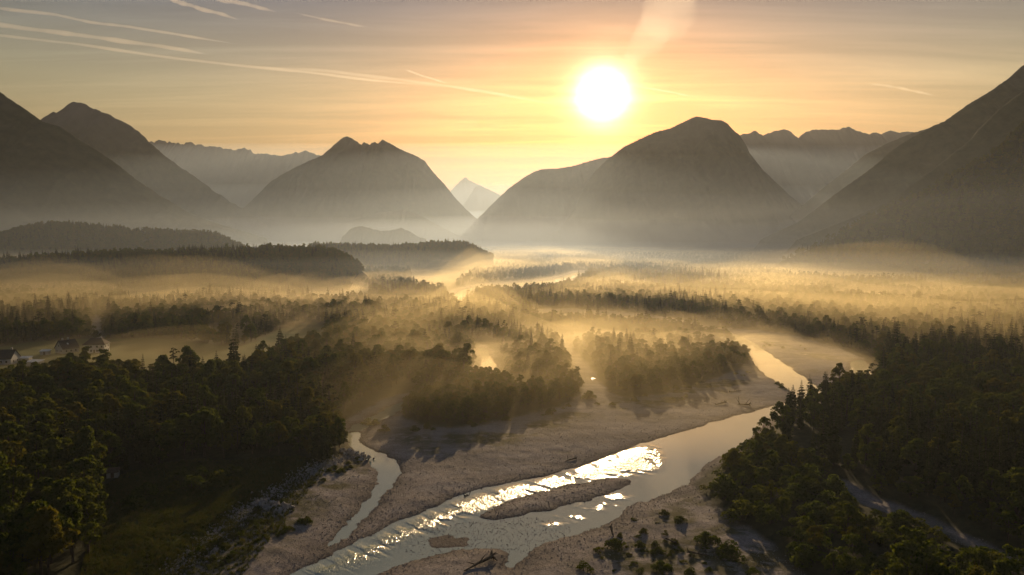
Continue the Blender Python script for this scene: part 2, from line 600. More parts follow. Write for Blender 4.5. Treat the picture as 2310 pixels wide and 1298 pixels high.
COVER = [[(640, 1130), (760, 1040), (840, 1035), (870, 1040), (850, 1075), (760, 1130), (700, 1190), (600, 1260), (520, 1298), (400, 1310), (520, 1195)],
         [(900, 960), (1000, 985), (1200, 960), (1320, 920), (1360, 930), (1200, 1000), (1000, 1040), (900, 1010)],
         [(1660, 770), (1760, 770), (1880, 800), (1900, 830), (1780, 800), (1700, 790)],
         [(1560, 1110), (1680, 1190), (1840, 1298), (1700, 1330), (1300, 1330), (1330, 1210), (1480, 1160)],
         [(1360, 900), (1680, 850), (1700, 880), (1500, 920), (1380, 935)]]
WATERS = [(nm, gpoly(p, 2 if nm != 'puddle' else 1)) for nm, p in WATERS]
ISLE = gpoly(W_ISLE, 2)
SHALLOW, RAPIDS, GLINT = gpoly(SHALLOW), gpoly(RAPIDS), gpoly(GLINT)
GRAVELS = [gpoly(p) for p in GRAVELS]
MEADOWS = [gpoly(p) for p in MEADOWS]
COVER = [gpoly(p) for p in COVER]


def fields(x, y):
    """distances to water and gravel and all the ground masks at points"""
    jit = (fbm(x / 5, y / 5, 3, 3) - .5) * 2.6 + (fbm(x / 1.3, y / 1.3, 2, 5) - .5) * 1.1
    ds = []
    for nm, p in WATERS:
        d = poly_sd(p, x, y)
        if nm == 'river':
            d = np.maximum(d, -poly_sd(ISLE, x, y))
        ds.append(d)
    D = np.stack(ds)
    wid = D.argmin(0)
    sw = D.min(0) + jit * np.where(wid == 7, 0.2, 1.0)
    sg = np.min([poly_sd(p, x, y) for p in GRAVELS], 0) + (fbm(x / 9, y / 9, 3, 8) - .5) * 5
    sm = np.min([poly_sd(p, x, y) for p in MEADOWS], 0) + (fbm(x / 14, y / 14, 3, 9) - .5) * 6
    return sw, wid, sg, sm


def ground_z(x, y, sw, sg):
    n1 = fbm(x / 3.5, y / 3.5, 3, 21) - .5
    n2 = fbm(x / 18, y / 18, 3, 22) - .5
    n3 = fbm(x / 70, y / 70, 3, 23) - .5
    s = np.maximum(sw, 0)
    bank = 0.10 * (1 - np.exp(-s / .5)) + 0.85 * (1 - np.exp(-s / 11))
    land = bank + (n1 * .35 + n2 * .7) * (1 - np.exp(-s / 4))
    d = np.maximum(-sw, 0)
    bed = -0.04 - 0.6 * (1 - np.exp(-d / 2.0))
    z = np.where(sw > 0, land, bed)
    t = sstep(-1, 7, sg)
    z = z + t * (1.7 + 1.6 * n3) * sstep(2, 12, sw)
    return z


# polar sheet: fine near the camera, coarser far away
TH = np.radians(np.arange(-49, 49.01, 0.13))
RR = np.concatenate([np.exp(np.arange(math.log(112), math.log(420), 0.0052)), np.exp(np.arange(math.log(420), math.log(4200), 0.0085))])
gr, gt = np.meshgrid(RR, TH, indexing='ij')
gx, gy = (gr * np.sin(gt)).ravel(), (gr * np.cos(gt)).ravel()
sw, wid, sg, sm = fields(gx, gy)
gz = ground_z(gx, gy, sw, sg)
shal = sstep(1.5, -3, poly_sd(SHALLOW, gx, gy))
gz = gz * (1 - shal) + shal * (-0.09 + (fbm(gx / 4.5, gy / 4.5, 3, 77) - .5) * .22 + (fbm(gx / 14, gy / 14, 2, 78) - .5) * .30)
gravel_m = sstep(1.5, -1.5, sg)
meadow_m = sstep(2, -2, sm)
cover_m = np.max([sstep(6, -6, poly_sd(p, gx, gy)) for p in COVER], 0) * sstep(0.35, 0.62, fbm(gx / 9, gy / 6, 3, 41)) * sstep(1, 5, sw)
cover_m = np.maximum(cover_m, .35 * sstep(.55, .75, fbm(gx / 13, gy / 8, 3, 44)) * sstep(3, 9, sw))
wet_m = np.exp(-np.maximum(sw - .3, 0) / (1.2 + 2.6 * fbm(gx / 20, gy / 20, 2, 55))) * .95
me = mesh_from('ground', np.stack([gx, gy, gz], 1), grid_faces(len(RR), len(TH))[:, ::-1], True)
for k, v in (('gravel', gravel_m), ('meadow', meadow_m), ('cover', cover_m), ('wet', wet_m)):
    attr(me, k, v)
link('ground', me, M_GROUND, kind='structure')
# the plain beyond and around it
me = mesh_from('valley_floor', [(-40000, -6000, -2.2), (40000, -6000, -2.2), (40000, 60000, -2.2), (-40000, 60000, -2.2)], [(0, 1, 2, 3)])
link('valley_floor', me, M_GROUND, kind='structure')

# water sheets, one per body of water
GF = grid_faces(len(RR), len(TH))[:, ::-1]
rap = np.maximum(sstep(2.5, -7, poly_sd(RAPIDS, gx, gy)) * .95, sstep(2, -4, poly_sd(GLINT, gx, gy)) * .30 * sstep(.42, .6, fbm(gx / 5, gy / 5, 3, 91)))
upx, _v = to_px(gx, gy, gx * 0)
rap = rap * (0.6 + 0.4 * sstep(820, 1180, upx))
ca_, sa_ = math.cos(R(38)), math.sin(R(38))
fl, cr_ = gx * sa_ + gy * ca_, gx * ca_ - gy * sa_
rap = rap * sstep(.30, .52, fbm(fl / 2.2, cr_ / 9, 3, 95) + .25 * sstep(-2, -6, poly_sd(RAPIDS, gx, gy)))
near_w = sw < 3.0
for i, (nm, p) in enumerate(WATERS):
    ok = (near_w & (wid == i))
    f = GF[ok[GF].all(1)]
    if not len(f):
        continue
    idx, inv = np.unique(f, return_inverse=True)
    V = np.stack([gx[idx], gy[idx], np.full(len(idx), 0.0 if nm != 'puddle' else 0.02)], 1)
    me = mesh_from(nm, V, inv.reshape(-1, 4), True)
    attr(me, 'rapids', rap[idx])
    link(nm, me, M_WATER, kind='structure')


# ------------------------------------------------------------------ mountains: each ridge at its own distance, with flanks before and behind
def mountain(name, pts, D, W=1.9, nu=260, nv=70, rough=0.05, wig=0.02, seed=0, mat=None, power=1.25, jag=0.0):
    if mat is None:
        nu, nv = int(nu * 1.7), int(nv * .8)
    p = np.asarray(pts, float)
    X, Z = at_depth(p[:, 0], p[:, 1], D)
    Z = np.maximum(Z, 0)
    u = np.linspace(X.min(), X.max(), nu)
    H = np.interp(u, X, Z)
    if jag:
        j1 = fbm(u / (D * .010), u * 0 + seed, 5, seed)
        H = H + jag * (.6 * (1 - np.abs(2 * j1 - 1)) + .5 * (fbm(u / (D * .0045), u * 0 + seed, 4, seed + 71) - .5) * (.3 + 1.4 * fbm(u / (D * .03), u * 0, 2, seed + 77)) - .35) * sstep(0, 120, H)
    H = H + D * .0016 * (fbm(u / (D * .0022), u * 0 + 3, 3, seed + 31) - .5) * sstep(0, 60, H)
    H = np.maximum(H, 0.0)
    Hs = np.convolve(np.pad(H, 20, 'edge'), np.ones(41) / 41, 'valid')
    s = np.linspace(-1, 1, nv)
    s = np.sign(s) * np.abs(s) ** 1.25
    U, Sg = np.meshgrid(u, s, indexing='ij')
    Wd = (Hs * W + 30)[:, None]
    off = (fbm(u / (D * .06), u * 0, 3, seed + 5) - .5)[:, None] * D * wig
    Y = D + off + Sg * Wd
    prof = (1 - np.abs(Sg)) ** power
    env = np.minimum(np.abs(Sg) * 4, 1) * (1 - np.abs(Sg)) ** .5
    lam = D * .035
    wx = (fbm(U / lam * .6, Y / lam * .6, 3, seed + 9) - .5) * lam * 1.2
    rid = 1 - np.abs(2 * fbm((U + wx) / lam, Y / (lam * 3.2), 4, seed + 3) - 1)
    Zm = H[:, None] * prof * (D + off) / D + (rid - .72) * rough * 11 * Hs[:, None] * env * .55
    Zm += (fbm(U / (D * .004), Y / (D * .004), 3, seed + 13) - .5) * D * .0028 * sstep(0, 30, H)[:, None] * (0.25 + env)
    Zm = np.where(np.abs(Sg) > .999, -8, Zm)
    V = np.stack([U, Y, Zm - 2.0], -1).reshape(-1, 3)
    me = mesh_from(name, V, grid_faces(nu, nv), True)
    return link(name, me, mat or M_MOUNT, kind='structure'), V.reshape(nu, nv, 3)


mountain('mountain_near_left', [(-900, 60), (-500, -60), (-250, 60), (-100, 150), (0, 205), (60, 245), (100, 272), (140, 284), (215, 335), (260, 365), (310, 405), (360, 440), (430, 480), (520, 512), (600, 536)], 3300, 1.7, 300, 90, .05, seed=3)
mountain('mountain_left', [(-500, 380), (-200, 330), (60, 290), (100, 264), (120, 252), (137, 257), (150, 235), (160, 230), (185, 231), (205, 240), (230, 250), (260, 262), (285, 275), (320, 300), (345, 325), (370, 350), (400, 370), (450, 405), (520, 455), (620, 520), (660, 536)], 5600, 1.6, 300, 80, .05, seed=13, jag=25)
mountain('far_ridge_left', [(150, 340), (300, 330), (350, 315), (375, 319), (400, 325), (430, 322), (460, 330), (500, 332), (530, 340), (550, 333), (575, 345), (600, 347), (630, 352), (660, 345), (690, 338), (715, 348), (730, 350), (790, 375), (900, 430), (1000, 520)], 10500, 1.5, 320, 60, .05, seed=23, jag=75)
mountain('mountain_centre_left', [(420, 536), (500, 510), (560, 460), (610, 410), (640, 392), (700, 362), (730, 348), (755, 325), (775, 308), (785, 306), (800, 314), (815, 325), (822, 319), (834, 326), (843, 319), (853, 322), (863, 313), (880, 322), (910, 338), (945, 353), (960, 363), (975, 385), (1000, 412), (1030, 450), (1060, 480), (1090, 505), (1130, 530), (1145, 536)], 6600, 1.45, 320, 80, .05, seed=33)
mountain('low_spur', [(700, 530), (780, 500), (860, 478), (910, 470), (950, 485), (990, 508), (1030, 528), (1060, 536)], 5200, 1.6, 180, 50, .05, seed=43)
mountain('small_hillocks', [(770, 534), (790, 515), (808, 508), (830, 512), (860, 520), (885, 517), (905, 513), (925, 522), (945, 534), (960, 538)], 3400, 1.6, 120, 36, .05, seed=53)
mountain('distant_peak', [(980, 470), (1020, 425), (1040, 405), (1050, 397), (1060, 406), (1090, 420), (1150, 460), (1200, 500)], 19000, 1.3, 120, 40, .05, seed=63, jag=60)
mountain('distant_peak', [(1010, 500), (1040, 470), (1060, 440), (1072, 421), (1080, 418), (1092, 422), (1105, 427), (1130, 440), (1180, 480), (1230, 520)], 14500, 1.2, 120, 40, .05, seed=67)
mountain('mountain_shoulder', [(1040, 536), (1060, 510), (1090, 480), (1120, 450), (1150, 422), (1180, 400), (1205, 385), (1225, 380), (1255, 379), (1290, 374), (1320, 365), (1350, 356), (1380, 352), (1440, 370), (1560, 460), (1640, 536)], 6800, 1.5, 240, 70, .05, seed=73)
mountain('mountain_centre_right', [(1200, 536), (1260, 520), (1300, 465), (1320, 420), (1340, 390), (1365, 365), (1390, 345), (1410, 330), (1445, 313), (1480, 297), (1510, 290), (1540, 275), (1560, 265), (1570, 262), (1590, 266), (1605, 270), (1625, 271), (1638, 278), (1650, 292), (1665, 303), (1680, 325), (1690, 345), (1720, 385), (1780, 440), (1860, 500), (1900, 536)], 5400, 1.5, 320, 84, .05, seed=83)
mountain('far_ridge_right', [(1560, 400), (1640, 310), (1675, 302), (1690, 298), (1702, 292), (1720, 303), (1745, 294), (1765, 289), (1780, 297), (1798, 311), (1815, 297), (1840, 290), (1880, 291), (1900, 288), (1912, 284), (1930, 294), (1955, 301), (1972, 298), (1985, 303), (2005, 292), (2030, 297), (2045, 295), (2070, 300), (2200, 320), (2400, 360)], 9500, 1.5, 300, 60, .05, seed=93, jag=35)
mountain('mountain_back_right', [(1700, 536), (1780, 490), (1860, 420), (1910, 380), (1950, 345), (2000, 320), (2050, 300), (2090, 287), (2130, 278), (2200, 268), (2400, 250), (2800, 240)], 5000, 1.5, 240, 60, .05, seed=103)
mountain('mountain_right', [(1720, 538), (1800, 500), (1860, 455), (1900, 425), (1960, 380), (2010, 340), (2050, 315), (2100, 285), (2130, 272), (2160, 253), (2200, 225), (2240, 195), (2280, 168), (2310, 145), (2450, 60), (2700, -60), (3100, -100)], 3100, 1.7, 300, 90, .045, seed=113)
slope_obj, SLOPE = mountain('wooded_slope', [(1760, 590), (1800, 572), (1860, 546), (1920, 515), (1980, 480), (2030, 455), (2080, 438), (2130, 410), (2180, 380), (2230, 350), (2270, 320), (2310, 280), (2400, 200), (2600, 90), (3000, 0)], 1450, 1.55, 300, 120, .05, seed=123, mat=M_HILL, wig=.01)
mountain('mountain_right_flank', [(1800, 540), (1900, 500), (2000, 455), (2100, 380), (2200, 300), (2260, 245), (2310, 205), (2400, 140), (2600, 20), (3000, -60)], 2300, 1.6, 240, 80, .05, seed=127)
hill_obj, HILL1 = mountain('wooded_hill', [(-500, 540), (-250, 530), (-60, 535), (0, 532), (60, 514), (110, 506), (180, 508), (240, 514), (300, 521), (360, 522), (420, 524), (470, 526), (495, 534), (530, 549), (545, 556)], 1650, 2.2, 200, 50, .03, seed=133, mat=M_HILL, power=.8, wig=.01)
terr_obj, HILL2 = mountain('wooded_terrace', [(-600, 640), (-300, 620), (-100, 600), (0, 592), (60, 588), (120, 583), (260, 575), (400, 573), (520, 568), (600, 566), (690, 565), (740, 568), (775, 580), (800, 598), (815, 608)], 930, 1.5, 200, 44, .03, seed=143, mat=M_HILL, power=.75, wig=.01)
hill3_obj, HILL3 = mountain('low_wooded_rise', [(700, 556), (760, 556), (820, 557), (880, 559), (930, 556), (970, 551), (1010, 550), (1045, 552), (1070, 560), (1095, 572), (1112, 580)], 1500, 2.0, 120, 40, .03, seed=153, mat=M_HILL, power=.75, wig=.01)

# ------------------------------------------------------------------ tree shapes (shared by all copies)
def quads_mesh(name, V, F, mats, midx=None):
    me = mesh_from(name, V, F)
    for m in mats:
        me.materials.append(m)
    if midx is not None:
        me.polygons.foreach_set('material_index', np.asarray(midx, np.int32))
    return me


def trunk_shape(h, r0, r1, limbs, n=6, seed=0):
    rg = random.Random(seed)
    s = Shape()
    p = [(0, 0, -0.6)]
    for i in range(1, 6):
        t = i / 5
        p.append((rg.uniform(-.12, .12) * t, rg.uniform(-.12, .12) * t, h * t))
    s.tube(p, [r0 * 1.25, r0, r0 * .85 + r1 * .15, (r0 + r1) / 2 * .95, r0 * .2 + r1 * .8, r1], n)
    for a, b, ra in limbs:
        a, b = np.array(a, float), np.array(b, float)
        m = (a + b) / 2 + np.array([0, 0, -.08 * np.linalg.norm(b - a)])
        s.tube([a, m, b], [ra, ra * .7, ra * .3], 5)
    return s


def spruce(seed, H=16.0, Rm=3.0, whorls=24, dens=10, top_bare=0.0, low=0.10):
    rg = np.random.default_rng(seed)
    V, F = [], []

    def quad(a, b, c, d):
        i = len(V)
        V.extend([a, b, c, d])
        F.append((i, i + 1, i + 2, i + 3))
    for w in range(whorls):
        t = low + (0.985 - low) * (w + rg.uniform(-.25, .25)) / (whorls - 1)
        t = min(max(t, low), .985)
        q = (t - low) / (1 - low)
        rad = Rm * (1 - q) ** .82 * (0.55 + .45 * min(1, q * 7)) * rg.uniform(.78, 1.12) + .12
        if q > 1 - top_bare:
            rad *= .35
        k = max(5, int(dens * (0.55 + .45 * (1 - q))))
        a0 = rg.uniform(0, 6.28)
        for j in range(k):
            a = a0 + 6.283 * j / k + rg.uniform(-.25, .25)
            L = rad * rg.uniform(.6, 1.15)
            dx, dy = math.cos(a), math.sin(a)
            up = L * (0.28 * q - .06)
            droop = L * (.42 - .2 * q) * rg.uniform(.6, 1.3)
            z0 = H * t
            wd = .30 * L + .16
            px, py = -dy, dx
            p0 = np.array([dx * .08, dy * .08, z0])
            p1 = np.array([dx * L * .55, dy * L * .55, z0 + up * .7 - droop * .35])
            p2 = np.array([dx * L, dy * L, z0 + up - droop + .08 * L])
            s = np.array([px, py, 0])
            tl = rg.uniform(-.5, .5)
            sv = s * wd + np.array([0, 0, tl * wd * .5])
            quad(p0 - sv * .25, p1 - sv * .8, p1 + sv * .8, p0 + sv * .25)
            quad(p1 - sv * .8, p2 - sv * .12, p2 + sv * .12, p1 + sv * .8)
            # hanging side sprays
            for f in (.4, .75):
                pm = p0 + (p2 - p0) * f
                hgt = .34 * L * (1 - f * .5) + .12
                o = s * wd * rg.uniform(-.6, .6)
                quad(pm + o - np.array([dx, dy, 0]) * L * .16, pm + o + np.array([dx, dy, 0]) * L * .2, pm + o + np.array([dx * L * .1, dy * L * .1, -hgt]), pm + o + np.array([-dx * L * .08, -dy * L * .08, -hgt * .8]))
    s = trunk_shape(H * .985, H * .014 + .05, .03, [], 6, seed)
    return np.array(V), np.array(F), s


def pine(seed, H=17.0):
    """tall bare stem, flat-topped open crown"""
    rg = np.random.default_rng(seed)
    limbs, cl = [], []
    for i in range(11):
        t = rg.uniform(.55, .98)
        a = rg.uniform(0, 6.28)
        L = (1.35 - t) * 4.2 * rg.uniform(.6, 1.1)
        e = (math.cos(a) * L, math.sin(a) * L, H * t + L * .22)
        limbs.append(((0, 0, H * t), e, .10))
        cl.append((e, rg.uniform(.8, 1.35), .55))
    cl.append(((0, 0, H), 1.2, .6))
    V, F = clumps(cl, rg, 46, .55)
    return V, F, trunk_shape(H, .26, .07, limbs, 6, seed)


def clumps(cl, rg, per, leaf, zmin=None):
    Vs, Fs, b = [], [], 0
    for c, r, fl in cl:
        n = max(12, int(per * r * r / 1.6))
        d = rg.normal(size=(n, 3))
        d /= np.linalg.norm(d, axis=1)[:, None]
        d[:, 2] = np.where(d[:, 2] < -.35, -d[:, 2], d[:, 2])
        rr = r * rg.uniform(.55, 1.08, (n, 1)) ** .6
        p = np.array(c) + d * rr * np.array([1, 1, fl])
        nn = d + rg.normal(size=(n, 3)) * .75
        nn /= np.linalg.norm(nn, axis=1)[:, None]
        u = np.cross(nn, rg.normal(size=(n, 3)))
        u /= np.linalg.norm(u, axis=1)[:, None]
        v = np.cross(nn, u)
        sz = leaf * rg.uniform(.55, 1.3, (n, 1)) * .5
        asp = rg.uniform(.6, 1.0, (n, 1))
        bend = nn * sz * .35
        q = np.stack([p - u * sz - v * sz * asp * .5 - bend, p + u * sz * .6 - v * sz * asp, p + u * sz + v * sz * asp * .6 - bend, p - u * sz * .5 + v * sz * asp], 1)
        if zmin is not None:
            q[..., 2] = np.maximum(q[..., 2], zmin)
        Vs.append(q.reshape(-1, 3))
        Fs.append(np.arange(n * 4).reshape(-1, 4) + b)
        b += n * 4
    return np.concatenate(Vs), np.concatenate(Fs)


def broadleaf(seed, H=13.0, W=4.6, base=.22, n=24, leaf=.62, per=92):
    rg = np.random.default_rng(seed)
    cl, limbs = [], []
    cz = H * (base + 1) / 2
    hz = H * (1 - base) / 2
    for i in range(n):
        d = rg.normal(size=3)
        d /= np.linalg.norm(d)
        k = rg.uniform(.45, .86)
        shape = 1 - .28 * d[2]
        e = np.array([d[0] * W * k * shape, d[1] * W * k * shape, cz + d[2] * hz * k * 1.06])
        r = rg.uniform(.2, .36) * W
        cl.append((tuple(e), r, rg.uniform(.75, 1.0)))
        if i < 9:
            limbs.append(((0, 0, H * rg.uniform(base * .8, .55)), tuple(e), .11))
    V, F = clumps(cl, rg, per, leaf, .05)
    return V, F, trunk_shape(H * .8, .24, .06, limbs, 6, seed)


def shrub(seed, H=3.4, W=2.2, n=11, leaf=.34, per=150):
    rg = np.random.default_rng(seed)
    cl, limbs = [], []
    for i in range(n):
        a = rg.uniform(0, 6.28)
        k = rg.uniform(0, 1) ** .6
        r = rg.uniform(.26, .42) * W
        z = (H - r) * (1 - .8 * k * k) * rg.uniform(.25, 1.0)
        e = (math.cos(a) * W * k * .75, math.sin(a) * W * k * .75, max(z, r * .45))
        cl.append((e, r, rg.uniform(.8, 1.1)))
        limbs.append(((e[0] * .12, e[1] * .12, .0), (e[0], e[1], e[2] + r * .5), .045))
    V, F = clumps(cl, rg, per, leaf, .02)
    s = Shape()
    for a, b, ra in limbs:
        s.tube([(a[0], a[1], -.4), ((a[0] + b[0]) / 2, (a[1] + b[1]) / 2, b[2] * .55), b], [ra, ra * .7, ra * .3], 4)
    return V, F, s


def prototype(kind, V, F, s, H, W, leafmat, trunk_name, crown_name):
    crown = quads_mesh(kind + '_crown', V, F, [leafmat])
    trunk = s.mesh(kind + '_trunk')
    trunk.materials.append(M_BARK)
    # joined copy for the woods that are not taken apart
    tv = np.array(s.V)
    tf = np.array([f if len(f) == 4 else (f[0], f[1], f[2], f[3]) for f in s.F if len(f) >= 4])
    joined = quads_mesh(kind + '_joined', np.concatenate([V, tv]), np.concatenate([F, tf + len(V)]), [leafmat, M_BARK], [0] * len(F) + [1] * len(tf))
    return dict(kind=kind, crown=crown, trunk=trunk, joined=joined, H=H, W=W, tn=trunk_name, cn=crown_name)


PROTO = {'spruce': [], 'broadleaf': [], 'shrub': [], 'pine': []}
for i, (H, Rm, wh, de) in enumerate(((17, 3.1, 26, 11), (16, 2.5, 25, 10), (18, 3.6, 25, 11), (15, 2.2, 22, 9), (17, 2.9, 22, 8))):
    PROTO['spruce'].append(prototype('spruce_tree', *spruce(400 + i, H, Rm, wh, de, .12 if i == 4 else 0), H, Rm, M_SPRUCE, 'trunk', 'crown'))
for i, (H, W, ba, nn) in enumerate(((13, 4.4, .16, 26), (12, 4.9, .12, 28), (14.5, 4.0, .18, 26), (11, 4.4, .10, 24), (13.5, 4.7, .2, 22), (12, 3.6, .10, 22))):
    PROTO['broadleaf'].append(prototype('broadleaf_tree', *broadleaf(500 + i, H, W, ba, nn), H, W, M_LEAF, 'trunk', 'crown'))
for i, (H, W, nn) in enumerate(((3.4, 2.3, 13), (3.0, 2.5, 14), (3.8, 2.1, 12), (2.8, 2.0, 10))):
    PROTO['shrub'].append(prototype('willow_shrub', *shrub(600 + i, H, W, nn), H, W, M_WILLOW, 'stems', 'foliage'))
for i in range(2):
    PROTO['pine'].append(prototype('pine_tree', *pine(700 + i), 17, 3.0, M_SPRUCE, 'trunk', 'crown'))

# ------------------------------------------------------------------ where the trees stand
P_SHRUB = gpoly([(1560, 1085), (1690, 1005), (1770, 1025), (1880, 1090), (1960, 1150), (2060, 1180), (2160, 1232), (2330, 1318), (2330, 1380), (1850, 1380), (1780, 1275), (1600, 1145)])
P_WILLOW = gpoly([(880, 960), (1100, 840), (1100, 760), (1240, 720), (1560, 742), (1700, 780), (1690, 850), (1400, 920), (1100, 990)])
P_NOTREE = gpoly([(200, 1120), (420, 1058), (660, 1050), (720, 1060), (600, 1140), (515, 1200), (390, 1298), (280, 1380), (215, 1380), (245, 1200)])


OPEN = [gpoly(p, 0) for p in (
    [(1058, 772), (1112, 770), (1142, 826), (1135, 885), (1056, 890), (1072, 820)],                       # before the forest stream
    [(1195, 700), (1500, 718), (1640, 750), (1640, 772), (1500, 745), (1340, 735), (1195, 727)],          # before the far channel
    [(1000, 680), (1040, 648), (1240, 634), (1310, 610), (1325, 630), (1250, 660), (1070, 672), (1045, 700)],
    [(1300, 830), (1360, 845), (1380, 905), (1310, 905)],
    [(150, 1300), (1860, 1300), (1950, 1500), (0, 1500)],
    [(1900, 805), (1970, 805), (1985, 885), (1900, 885)],
    [(830, 905), (900, 880), (960, 878), (930, 925), (900, 960), (830, 985), (755, 1000), (765, 950)],
    [(1530, 990), (1650, 990), (1650, 1060), (1565, 1098), (1530, 1098)],
    [(1690, 780), (1850, 870), (1790, 930), (1690, 1010)],
    [(1860, 1078), (1930, 1095), (1985, 1132), (2055, 1155), (2155, 1203), (2330, 1278), (2330, 1345), (2150, 1260), (2040, 1205), (1940, 1185), (1880, 1125)])]


def candidates(r0, r1, step, seed):
    rg = np.random.default_rng(seed)
    xs = np.arange(-r1 * .72, r1 * .72, step)
    ys = np.arange(70, r1, step)
    X, Y = np.meshgrid(xs, ys)
    X = X.ravel() + rg.uniform(-.45, .45, X.size) * step
    Y = Y.ravel() + rg.uniform(-.45, .45, Y.size) * step
    r = np.hypot(X, Y)
    th = np.abs(np.arctan2(X, Y))
    k = (r >= r0) & (r < r1) & (th < R(40))
    return X[k], Y[k]


def hill_z(x, y):
    """height of the wooded hills at points of the plain (0 where there is none)"""
    z = np.zeros_like(x)
    for G in (SLOPE, HILL1, HILL2, HILL3):
        u = G[:, 0, 0]
        i = np.clip(np.searchsorted(u, x), 1, len(u) - 1)
        inside = (x > u[0]) & (x < u[-1])
        lo, hi = G[i, 0, 1], G[i, -1, 1]
        inside &= (y > lo) & (y < hi)
        z = np.where(inside, 1.0, z)
    return z


T = []            # x, y, z, kind, proto, scale, rotation
for (r0, r1, step, seed) in ((118, 430, 4.7, 1), (430, 900, 5.0, 2), (900, 1700, 7.5, 3), (1700, 3600, 11.0, 4)):
    x, y = candidates(r0, r1, step, seed)
    sw_, wid_, sg_, sm_ = fields(x, y)
    keep = (np.min([poly_sd(P, x, y) for P in OPEN], 0) > 0) & (sg_ > 1.5) & (sw_ > 3) & (sm_ > 1) & (poly_sd(P_NOTREE, x, y) > 1) & (hill_z(x, y) == 0)
    gap = fbm(x / 45, y / 45, 3, 61)
    keep &= gap > np.where(r0 < 430, .28, .33)
    x, y, sw_, sg_ = x[keep], y[keep], sw_[keep], sg_[keep]
    z = ground_z(x, y, sw_, sg_) - .1
    z = np.where(np.hypot(x, y) > 4000, -2.2, z)
    con = fbm(x / 85, y / 85, 3, 71)
    in_shrub = poly_sd(P_SHRUB, x, y) < 0
    in_willow = poly_sd(P_WILLOW, x, y) < 0
    rg = np.random.default_rng(seed + 50)
    for i in range(len(x)):
        q = rg.uniform()
        edge = sg_[i] < 9
        pc = min(max((con[i] - .40) * 3.2, .04), .8)
        if in_willow[i]:
            pc *= .22
        elif y[i] > 420 and x[i] > -150:
            pc *= .6
        if in_shrub[i]:
            if q < .80:
                T.append((x[i], y[i], z[i], 'shrub', rg.integers(4), rg.uniform(.95, 1.7), rg.uniform(0, 6.28)))
            else:
                T.append((x[i], y[i], z[i], 'broadleaf', rg.integers(6), rg.uniform(.34, .50), rg.uniform(0, 6.28)))
        elif q < pc and not (edge and rg.uniform() < .6):
            sc = rg.uniform(.40, .88) * (1.25 if rg.uniform() < .12 else 1.0)
            sc = min(sc, .72) if in_willow[i] else sc
            if rg.uniform() < .05:
                T.append((x[i], y[i], z[i], 'pine', rg.integers(2), rg.uniform(.6, .82), rg.uniform(0, 6.28)))
            else:
                T.append((x[i], y[i], z[i], 'spruce', rg.integers(5), sc, rg.uniform(0, 6.28)))
        else:
            sc = rg.uniform(.42, .92) * (.78 if in_willow[i] else 1.0) * (.75 if edge else 1.0) * (1.2 if y[i] < 330 and x[i] < 0 else 1.0)
            T.append((x[i], y[i], z[i], 'broadleaf', rg.integers(6), sc, rg.uniform(0, 6.28)))


# dense thickets at the edge of the bars
rg = np.random.default_rng(123)
for P, st, s0, s1 in ((gpoly([(893, 940), (930, 915), (1000, 885), (1100, 862), (1165, 890), (1182, 935), (1100, 960), (1030, 968), (955, 964)]), 3.6, .40, .62),
                      (gpoly([(1170, 895), (1250, 880), (1300, 880), (1308, 900), (1250, 926), (1190, 936)]), 3.8, .32, .55),
                      (gpoly([(1385, 860), (1500, 830), (1640, 800), (1685, 800), (1690, 826), (1600, 858), (1500, 888), (1410, 898)]), 4.0, .40, .62),
                      (gpoly([(640, 1035), (700, 1000), (770, 965), (782, 990), (770, 1015), (690, 1058)]), 4.2, .55, .85)):
    lo, hi = P.min(0), P.max(0)
    X, Y = np.meshgrid(np.arange(lo[0], hi[0], st), np.arange(lo[1], hi[1], st))
    X = X.ravel() + rg.uniform(-.4, .4, X.size) * st
    Y = Y.ravel() + rg.uniform(-.4, .4, Y.size) * st
    k = poly_sd(P, X, Y) < 0
    X, Y = X[k], Y[k]
    a, _, c, _ = fields(X, Y)
    Z = ground_z(X, Y, a, c) - .1
    old = np.array([(t[0], t[1]) for t in T])
    inP = poly_sd(P, old[:, 0], old[:, 1]) < 0
    T = [T[i] for i in np.nonzero(~inP)[0]]
    for i in range(len(X)):
        if a[i] > 2:
            T.append((X[i], Y[i], Z[i], 'broadleaf', rg.choice([1, 3, 5]), rg.uniform(s0, s1), rg.uniform(0, 6.28)))


